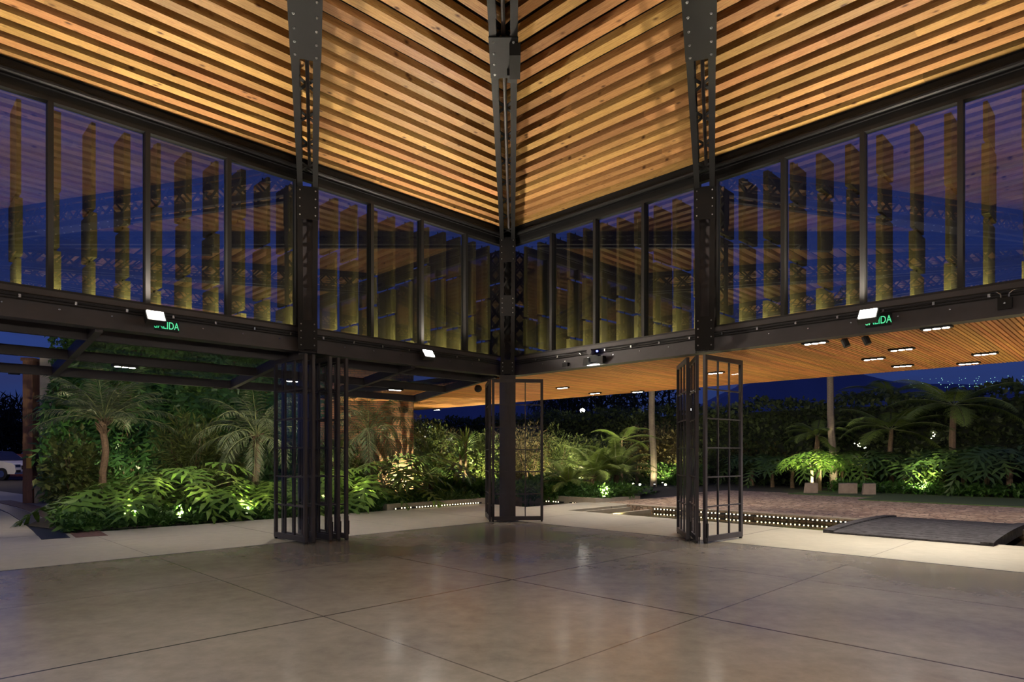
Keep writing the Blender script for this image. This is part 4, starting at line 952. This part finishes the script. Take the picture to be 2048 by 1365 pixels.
palm('date_palm', tuple(G(513, 16.8)), 2.0, 24, 1.9, 'feathery palm with a reddish crown base beside the five-door stack', 1.35, -.3, 1.6, .085)
palm('date_palm', tuple(G(738, 19.2)), 2.2, 26, 2.2, 'dark feathery palm drooping in front of the brick wall', 1.3, -.5, 1.9, .085, 'palm')
shrub('bamboo_shrub', tuple(G(378, 17.2)), 1.0, .6, 2.6, 1800, .22, 'shrub', 'tall fine-leaved shrub between the two palms before the vine wall', NARROW, .3, density_out=.6)
shrub('bamboo_shrub', tuple(G(450, 17.8)), .8, .5, 2.1, 1200, .22, 'shrub', 'lower fine-leaved shrub just left of the second palm', NARROW, .2, density_out=.6)
shrub('broad_shrub', tuple(G(150, 16.2)), .7, .7, 2.0, 1800, .17, 'shrub', 'round leafy shrub spilling over the plastered wall end', LEAF, .0)
shrub('broad_shrub', tuple(G(665, 18.9)), .8, .5, 1.9, 1300, .2, 'shrub', 'leafy shrub behind the five-door stack', LEAF, .1)
shrub('dry_shrub', tuple(G(725, 19.8)), .8, .5, 1.7, 1300, .16, 'shrubred', 'dry brownish shrub under the dark drooping palm', NARROW, .1)
# ---- planted strip between brick wall and island
for px, Y, rx, h, n, mat, lb in ((862, 24.5, 1.15, 2.75, 2600, 'shrub', 'tall bushy shrub just right of the brick wall end'), (905, 25.2, .9, 2.5, 2000, 'shrubred', 'reddish brown shrub between the wall and the two-stemmed spiky plant'), (962, 24.8, 1.0, 2.4, 2300, 'shrub', 'yellow-green shrub right of the two-stemmed spiky plant'), (1010, 25.5, 1.0, 2.6, 2200, 'shrubred', 'brownish shrub seen through the square-on door'), (1060, 25.0, 1.0, 2.6, 2200, 'shrubred', 'brownish fine shrub behind the right edge of the square-on door'), (1112, 25.2, 1.15, 2.45, 2600, 'shrub', 'fine twiggy shrub right of the square-on door'), (1172, 27.5, 1.3, 2.2, 2600, 'shrub', 'lit shrub behind the two big ferns'), (1215, 29, 1.4, 2.3, 2300, 'hedge', 'dim shrub behind the flat-topped tree fern')):
    shrub('garden_shrub', tuple(G(px, Y)), rx, .8, h, n, .16, mat, lb, NARROW if 'fine' in lb or 'brown' in lb else LEAF, .15)
tuft('spiky_plant', tuple(G(921, 22.8)), 46, .85, 'spiky-leaved plant on the left of two lit bare stems', 'spiky', 1.5, .035, tr=.055)
tuft('spiky_plant', tuple(G(931, 22.9)), 50, .9, 'spiky-leaved plant on the right and taller of two lit bare stems', 'spiky', 1.95, .035, tr=.05)
tuft('spiky_tuft', tuple(G(908, 22.0)), 40, .8, 'bright spiky tuft at the foot of the two bare stems', 'spiky', .1, .04)
tuft('spiky_tuft', tuple(G(955, 22.4)), 40, .8, 'bright spiky tuft right of the two bare stems', 'spiky', .3, .04)
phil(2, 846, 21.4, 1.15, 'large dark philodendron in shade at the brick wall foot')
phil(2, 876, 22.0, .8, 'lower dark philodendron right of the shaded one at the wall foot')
for i, (px, lb) in enumerate(((900, 'low broad-leaved clump by the lit kerb, nearest the brick wall'), (930, 'low broad-leaved clump by the lit kerb below the spiky plants'), (962, 'low broad-leaved clump by the kerb, beside the edge-on door'), (1010, 'low leafy clump behind the square-on door'), (1060, 'low leafy clump at the pond kerb behind the square-on door'))):
    shrub('leafy_clump', tuple(G(px, 21.3 + .2 * i)), .55, .35, .62, 420, .22, 'cover', lb, LEAF, .02, 'leafy plant', 3)
treefern('sword_fern', tuple(G(1187, 22.6)), .75, 18, 1.85, 'large arching fern on the pond island, the nearer to the corner door of two', 1.3, .3, 1.6, .10, .32, cat='fern')
treefern('sword_fern', tuple(G(1232, 22.9)), .78, 20, 1.85, 'large arching fern on the pond island beside the cobbles', 1.3, .15, 1.6, .10, .32, cat='fern', az0=1.0)
treefern('sword_fern', tuple(G(1137, 21.9)), .5, 16, 1.3, 'dim low fern on the island behind the kerb lights', 1.1, .1, 1.3, .09, .26, cat='fern', az0=2.0)
treefern('flat_fern', tuple(G(1243, 26.5)), 2.1, 9, 1.6, 'slender flat-topped tree fern behind the two arching ferns', .8, .25, 1.2, .04, .32)
for px, Y, lb in ((1105, 21.6, 'lit leafy clump on the island just right of the square-on door'), (1160, 21.6, 'low leafy clump on the island kerb under the ferns'), (1198, 21.4, 'white-lit leafy clump at the foot of the arching ferns'), (1238, 21.8, 'leafy clump on the island end nearest the cobbles'), (1098, 22.6, 'taller leafy clump on the island behind the kerb lights')):
    shrub('leafy_clump', tuple(G(px, Y)), .65, .4, 0.5 if 'taller' not in lb else .8, 700, .17, 'cover', lb, LEAF, .02, 'leafy plant', 3)
n = 5200; bb = -12 + 10.0 * rng.random(n); e_ = POND_E + .1 + 3.6 * rng.random(n) ** 1.5; P = np.array([R(b, q, 0.05) for b, q in zip(bb, e_)]); P[:, 2] = .10 + .28 * rng.random(n)
m = MB(); scatter(m, *LEAF, P, rv(n) + (0, 0, .2), rv(n) * .4 + (0, 0, 1), .10 + .10 * rng.random(n)); o = m.build('island_ground_cover_leaves', M['cover']); tag(o, 'low leafy ground cover filling the island behind the pond kerb', 'ground cover', None, 'stuff')
m = MB(); m.raw([R(b, e, 0.08) for b, e in ((-14, POND_E + .2), (-2.05, POND_E + .2), (-2.05, 8.2), (-4, 13), (-14, 14))], [(0, 1, 2, 3, 4)]); struct(m.build('ground_island', M['soil']))
# ---- far right garden
def hedge(name, b0, b1, e0, e1, h, n, size, label, mat='hedge', bumpy=.25, group=None):
    t = thing(name, R((b0 + b1) / 2, (e0 + e1) / 2), label, 'hedge', group)
    MB().box(b0 + .3, b1 - .3, e0 + .3, e1, 0, h - .35, R).build('opaque_core', M['hedgecore'], t)  # solid dark block that keeps the hedge opaque behind its leaves
    s = rng.random(n); k = rng.random(n); top = k < (e1 - e0) / (h + e1 - e0) * .6
    bb = b0 + (b1 - b0) * s; w = bumpy * (np.sin(bb * 1.3) + np.sin(bb * 3.1 + 1) * .6); z = np.where(top, h + w * .8, h * rng.random(n)); ee = np.where(top, e0 + (e1 - e0) * rng.random(n), e0 + .25 * bumpy + w * .6 * np.sin(z * 2) + .25 * rng.random(n))
    z = z + rng.normal(size=n) * .08
    P = np.array([R(b, e, 0) for b, e in zip(bb, ee)]); P[:, 2] = np.maximum(.03, z)
    out = R(0, -1) - R(0, 0); D = out * .5 + rv(n) * .7 + (0, 0, .2); m = MB(); scatter(m, *QUAD, P, D, rv(n) * .5 + (0, 0, 1), size * (.6 + .8 * rng.random(n))); m.build('foliage', M[mat], t)
hedge('tall_hedge', -34, 26, 21.0, 23.5, 4.0, 34000, .24, 'very tall dark clipped hedge closing the garden behind all the plants')
cb = .7071 * ((7.05 + .1) - (33 - 14.8)); 
hedge('low_hedge', cb - 2.4, cb + 3.0, 17.9, 19.0, .9, 4200, .13, 'low clipped box hedge under the tall bare trunk', 'vine', .05)
# palms and trees
palm('tall_palm', tuple(G(1667, 28)), 7.4, 20, 2.6, 'tall palm with a bare grey trunk behind the stone blocks', 1.2, -.5, 1.6, .135, 'palm', 'palmtrunk', .6, .03, (-.25, 0), False)
palm('tall_palm', tuple(G(1307, 30.5)), 7.6, 18, 2.6, 'tall palm whose bare grey trunk rises between the corner door and the three-door stack', 1.2, -.5, 1.6, .14, 'palm', 'palmtrunk', .6, .03, (-.15, 0), False)
treefern('tree_fern', tuple(G(1781, 27)), 2.55, 14, 2.5, 'umbrella-shaped tree fern on a thin trunk beside the last stone block', .9, .05, 1.35, .085, .5)
treefern('tree_fern', tuple(G(1906, 25.4)), 3.45, 14, 2.8, 'wide tree fern with a spotted trunk near the frame edge over the deck bridge', .7, -.1, 1.35, .11, .55, az0=.6)
treefern('tree_fern', tuple(G(1778, 31)), 4.4, 13, 2.6, 'highest tree fern, its fronds just under the canopy edge', .7, -.2, 1.4, .08, .5, az0=1.5)
treefern('tree_fern', tuple(G(1634, 29)), 2.35, 13, 1.8, 'small dim tree fern with reddish trunk behind the lit pair of philodendrons', .9, .1, 1.3, .1, .4, az0=.9)
treefern('tree_fern', tuple(G(1985, 29)), 2.6, 12, 2.2, 'dim tree fern low at the edge of view behind the wide one', .7, -.1, 1.3, .09, .45, az0=2.2)
ptr = rosette_proto('philodendron_tree', 13, .8, .85, 1.05, M['phil'], 1.3, .06)
ptused = [0]
def ptree(px, Y, s, label, mat=None):
    p = G(px, Y); o = ptr if not ptused[0] else copy_tree(ptr); ptused[0] = 1; place(o, p[0], p[1], 0, rng.random() * 6, s); tag(o, label, 'philodendron', 'tree philodendrons along the far bed')
ptree(1623, 26.8, 1.0, 'brightly lit tree philodendron behind the first stone block'); ptree(1640, 27.3, .95, 'second stem of the lit pair, just right behind the first stone block')
ptree(1684, 27.3, .95, 'half-lit tree philodendron behind the middle stone block')
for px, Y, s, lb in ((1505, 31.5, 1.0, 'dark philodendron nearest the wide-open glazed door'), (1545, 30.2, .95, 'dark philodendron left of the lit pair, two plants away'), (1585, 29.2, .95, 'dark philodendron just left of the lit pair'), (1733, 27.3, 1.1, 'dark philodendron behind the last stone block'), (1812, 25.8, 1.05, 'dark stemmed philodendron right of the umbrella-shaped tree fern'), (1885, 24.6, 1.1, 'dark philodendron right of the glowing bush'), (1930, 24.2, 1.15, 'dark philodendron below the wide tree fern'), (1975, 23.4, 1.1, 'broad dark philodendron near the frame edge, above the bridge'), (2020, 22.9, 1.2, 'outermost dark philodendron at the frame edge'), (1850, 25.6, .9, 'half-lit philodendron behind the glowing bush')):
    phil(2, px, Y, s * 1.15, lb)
shrub('glowing_bush', tuple(G(1852, 24.7)), .65, .5, 1.55, 1100, .2, 'spiky', 'bush glowing yellow-green over a garden uplight near the bridge', LEAF, .05)
for px, Y, rx, h, lb, mt in ((1275, 33.5, 1.2, 3.0, 'pale twiggy tree left of the tall bare trunk over the low hedge', 'shrubred'), (1330, 33.5, 1.4, 3.0, 'pale twiggy tree right of the tall bare trunk over the low hedge', 'shrubred'), (1535, 33, 1.6, 2.4, 'reddish dim shrub in front of the tall hedge beside the open door', 'shrubred'), (1590, 32, 1.4, 2.2, 'reddish dim shrub left of the small tree fern', 'shrubred'), (1700, 30.5, 1.4, 2.4, 'reddish dim shrub between bare trunk and umbrella tree fern', 'shrubred'), (1860, 28.5, 1.5, 2.9, 'dark shrub mass with white blossom lights, behind the glowing bush', 'hedge'), (1950, 28, 1.7, 2.6, 'dark shrub mass under the wide tree fern', 'hedge'), (2030, 27, 1.6, 2.5, 'dark shrub mass at the frame edge', 'hedge')):
    shrub('garden_tree', tuple(G(px, Y)), rx, 1.0, h, 1900, .2, mt, lb, LEAF, .5, 'shrub', 9, .3)
# ground cover in front of far bed
n = 6500; bb = 1 + 17 * rng.random(n); ee = 17.1 + 1.4 * rng.random(n); P = np.array([R(b, q, .03) for b, q in zip(bb, ee)]); P[:, 2] = .04 + .38 * rng.random(n)
m = MB(); scatter(m, *LEAF, P, rv(n) + (0, 0, .2), rv(n) * .4 + (0, 0, 1), .12 + .12 * rng.random(n)); o = m.build('far_bed_ground_cover_leaves', M['cover']); tag(o, 'dark leafy ground cover behind the lawn edge of the far bed', 'ground cover', None, 'stuff')
# stone blocks
def block(px0, px1, Y, h, top, label):
    a = G(px0, Y); b = G(px1, Y); d = .55
    p = [a, b, b + (0.25, d, 0), a + (.25, d, 0)]; ins = np.array(((px1 - px0) * .08 / F * Y * top, 0, 0))
    o = MB().hexa(p + [a + ins + (0, 0, h), b + (0, 0, h), b + (.25, d, h), a + ins + (.25, d, h)]).build('stone_block', M['stone']); tag(o, label, 'stone block', 'tapered stone blocks on the lawn')
block(1607, 1636, 25.0, .39, 1.2, 'tapered stone block below the brightly lit pair of philodendrons'); block(1677, 1715, 24.6, .40, .4, 'widest stone block, the middle of three on the lawn'); block(1725, 1752, 24.0, .42, 1.6, 'sloping stone block nearest the bridge, last of three on the lawn')
# far trees, hill, lights
for i, (px, Y, h, lb) in enumerate(((1100, 58, 9, 'dim slender tree beyond the hedge, nearest the square-on door'), (1135, 60, 9.5, 'second slender tree silhouette from the square-on door beyond the hedge'), (1180, 62, 10, 'slender tree silhouette right of the distant street lamp'), (1225, 60, 10, 'slender tree silhouette beyond the hedge above the arching ferns'), (1265, 58, 10.5, 'slender tree silhouette just left of the tall bare trunk'), (1335, 60, 11, 'slender tree silhouette nearest the three-door stack'))):
    p = G(px, Y); t = thing('slender_tree', tuple(p), lb, 'tree', 'tree silhouettes beyond the hedge')
    n = 900; z = h * (.25 + .75 * rng.random(n)); r = 2.1 * np.sin(np.pi * np.clip(z / h, .1, .98)) ** .5; a = rng.random(n) * 6.28; q = rng.random(n) ** .5
    P = np.stack([p[0] + r * q * np.cos(a), p[1] + r * q * np.sin(a), z], 1); m = MB(); scatter(m, *NARROW, P, rv(n) + (0, 0, -.8), rv(n), .75 * (.5 + rng.random(n))); m.build('foliage', M['euca'], t)
    m = MB(); m.tube([p, p + (.2, 0, h * .5), p + (0, 0, h)], [.16, .12, .04], 6); m.build('trunk', M['hedgecore'], t)
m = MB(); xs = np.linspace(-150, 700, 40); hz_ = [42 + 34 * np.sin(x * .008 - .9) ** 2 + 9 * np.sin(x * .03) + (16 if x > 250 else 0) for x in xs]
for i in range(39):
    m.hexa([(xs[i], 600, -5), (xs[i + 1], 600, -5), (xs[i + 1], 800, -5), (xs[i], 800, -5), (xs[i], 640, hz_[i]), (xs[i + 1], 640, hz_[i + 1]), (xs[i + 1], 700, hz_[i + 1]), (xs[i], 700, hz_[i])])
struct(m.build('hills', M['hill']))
m = MB()
for i in range(110):
    px = 1815 + 300 * rng.random(); py = 779 - 20 * rng.random() ** 1.6 - (px - 1815) * .035; p = G(px, 560.0); m.ball((p[0], p[1], zat(py, 560.0)), .16 + .22 * rng.random(), 6, 4)
o = m.build('city_lights', M['city'], None); tag(o, 'scattered greenish city lights on the distant hillside', 'city lights', None, 'stuff')
p = G(1165, 44.0); zl = zat(822, 44.0); t = thing('street_lamp', tuple(p), 'distant street lamp shining above the hedge', 'street lamp')
MB().tube([p, p + (0, 0, zl)], .05, 6).build('pole', M['steel_dark'], t); MB().ball(p + (0, 0, zl), .16, 12, 8).build('lamp_globe', M['lens'], t)
for i, (px, py, Y, lb) in enumerate(((1266, 969, 30.0, 'small white path light at the far path end, nearest the ferns'), (1280, 970, 30.0, 'small white path light second along the far path end'), (1331, 970, 30.2, 'small white path light nearest the three-door stack'))):
    c = G(px, Y, zat(py, Y)); t = thing('path_light', tuple(c * (1, 1, 0)), lb, 'path light', 'path lights by the low hedge')
    MB().cyl((c[0], c[1], c[2] / 2), (0, 0, 1), .025, max(.04, c[2]), 8).build('stake', M['steel_dark'], t); MB().ball(c, .055, 8, 6).build('globe', M['garden_lens'], t)
for px, py, lb in ((1868, 872, 'cluster of tiny white lights high in the dark shrub'), (1893, 893, 'brighter cluster of tiny white lights lower in the dark shrub'), (1722, 894, 'pair of tiny white lights in foliage behind the umbrella tree fern')):
    m = MB(); Y = 27.0
    for i in range(7):
        c = G(px + 9 * rng.normal() * .5, Y, zat(py + 4 * rng.normal(), Y)); m.ball(c, .022, 6, 4)
    o = m.build('fairy_lights', M['garden_lens']); tag(o, lb, 'fairy lights', None, 'stuff')
for i, (px, Y, h, r) in enumerate(((10, 62, 4.6, 4.0), (58, 66, 6.0, 3.2), (-45, 60, 5.5, 4))):
    t = shrub('far_tree', tuple(G(px, Y)), r, 2.5, h + 1.5, 1500, .8, 'euca', ('dark round tree beyond the parked car', 'spiky-topped dark tree behind the timber post', 'dark tree at the frame edge beyond the car')[i], NARROW, .3, 'tree', 4)
# uplights in the beds
for px, Y, pw, lb in ((262, 13.55, .8, 'garden uplight buried in leaves below the first palm'), (492, 15.0, .9, 'garden uplight shining at the foot of the second palm'), (360, 14.0, .7, 'second garden uplight among aerial roots midway along the bed'), (640, 17.6, .9, 'garden uplight behind the five-door stack'), (735, 17.3, .8, 'garden uplight below the dark palm at the brick wall'), (800, 20.9, 1.1, 'garden uplight washing the brick wall end'), (915, 22.0, 1.3, 'garden uplight under the two-stemmed spiky plant'), (968, 23.6, 1.2, 'garden uplight right of the two-stemmed spiky plant'), (1098, 23.6, 1.3, 'garden uplight beside the square-on door on the island'), (1170, 25.2, 1.4, 'garden uplight behind the island ferns'), (1208, 21.0, .45, 'garden uplight in front of the arching ferns'), (1632, 26.2, 1.0, 'garden uplight between the lit pair and the first stone block'), (1678, 26.9, .5, 'weak garden uplight behind the middle stone block'), (1850, 23.9, 1.0, 'garden uplight under the glowing bush'), (1309, 29.7, .35, 'garden uplight at the tall bare trunk behind the low hedge'), (1346, 33.4, .9, 'garden uplight under the pale twiggy tree'), (1325, 31.9, .5, 'garden uplight in front of the low clipped hedge'), (140, 17.6, .9, 'garden uplight by the plastered wall')):
    p = G(px, Y); garden_light(p[0], p[1], lb, pw, .02 if Y < 30 else 0.0, aim=(0, .45, 1))
# ---- far left: car, bench, tiles
t = thing('bench', tuple(G(59, 23.5)), 'small brown wooden bench half hidden by the timber post', 'bench'); c = G(59, 23.5)
MB().box(c[0] - .15, c[0] + 1.1, c[1], c[1] + .4, .42, .47).build('seat', M['timber'], t)
for dx in (-.12, 1.02): MB().box(c[0] + dx, c[0] + dx + .06, c[1] + .02, c[1] + .38, 0, .42).build('leg', M['timber'], t)
def car():
    o = G(36, 39.0); t = thing('parked_car', tuple(o), 'white car parked at the far left beyond the path', 'car', None, -.18)
    prof = [(-3.6, .45), (-3.6, 1.0), (-3.3, 1.5), (-2.6, 1.72), (-1.2, 1.70), (-.35, 1.12), (.55, 1.0), (.78, .85), (.82, .5), (.75, .35), (-3.5, .35)]
    m = MB(); n = len(prof); V = [(x, -.9, z) for x, z in prof] + [(x, .9, z) for x, z in prof]
    # pinch the cabin
    V = [(x, y * (.80 if z > 1.3 else 1.0), z) for x, y, z in V]
    m.raw(V, [tuple(range(n))[::-1], tuple(range(n, 2 * n))] + [(i, (i + 1) % n, n + (i + 1) % n, n + i) for i in range(n)]); m.build('body', M['white'], t, local=True)
    for y in (-.865, .865):
        s = 1 if y > 0 else -1
        m = MB(); m.hexa([(-2.9, y + s * .012, 1.08), (-.62, y + s * .012, 1.08), (-1.3, .72 * s + s * .03, 1.60), (-2.6, .72 * s + s * .03, 1.60), (-2.9, y - s * .1, 1.08), (-.62, y - s * .1, 1.08), (-1.3, .6 * s, 1.60), (-2.6, .6 * s, 1.60)]); m.build('side_window', M['carglass'], t, local=True)
    m = MB(); m.hexa([(-.42, -.78, 1.13), (-.42, .78, 1.13), (-1.15, .64, 1.665), (-1.15, -.64, 1.665), (-.36, -.78, 1.165), (-.36, .78, 1.165), (-1.10, .64, 1.70), (-1.10, -.64, 1.70)]); m.build('windscreen', M['carglass'], t, local=True)
    for y in (-.72, .72):
        for x in (-.1, -2.75):
            m = MB(); m.cyl((x, y * 1.18, .36), (0, 1, 0), .36, .22, 20); w = m.build('wheel', M['rubber'], t, local=True)
            m = MB(); m.cyl((x, y * 1.18 + (.115 if y > 0 else -.115), .36), (0, 1, 0), .2, .02, 16); r_ = m.build('rim', M['chrome'], t, local=True); r_.parent = w
        m = MB(); m.box(.55, .80, y - .16, y + .16, .76, .92); m.build('headlight', M['chrome'], t, local=True)
        m = MB(); m.box(.70, .83, y - .14, y + .14, .46, .60); m.build('fog_lamp', M['rubber'], t, local=True)
        m = MB(); m.box(-.75, -.60, y * 1.32 - .1, y * 1.32 + .1, 1.10, 1.24); m.build('mirror', M['white'], t, local=True)
    m = MB(); m.box(.74, .84, -.5, .5, .62, .86); m.build('grille', M['rubber'], t, local=True)
car()
o = MB().box(-42, -26.5, 44, 44.3, 0, 1.55).build('tiled_barrier', M['net']); tag(o, 'low dull red barrier behind the parked car', 'barrier')
lamp('yard_fill_lamp', 'POINT', (-28.5, 34, 4.2), 700, (1, .78, .5), shadow_soft_size=.1)  # lamp added out of view to light the parked car
p = np.array((-28.8, 34, 0.0)); t = thing('added_yard_light', tuple(p), 'added yard light on a thin pole out of view, lighting the car', 'street lamp'); MB().tube([p + (0.3, 0, 0), p + (0.3, 0, 4.4)], .05, 6).build('pole', M['steel_dark'], t); MB().ball(p + (.3, 0, 4.5), .12, 10, 6).build('lamp_globe', M['lens'], t)
for q in (proto,): pass
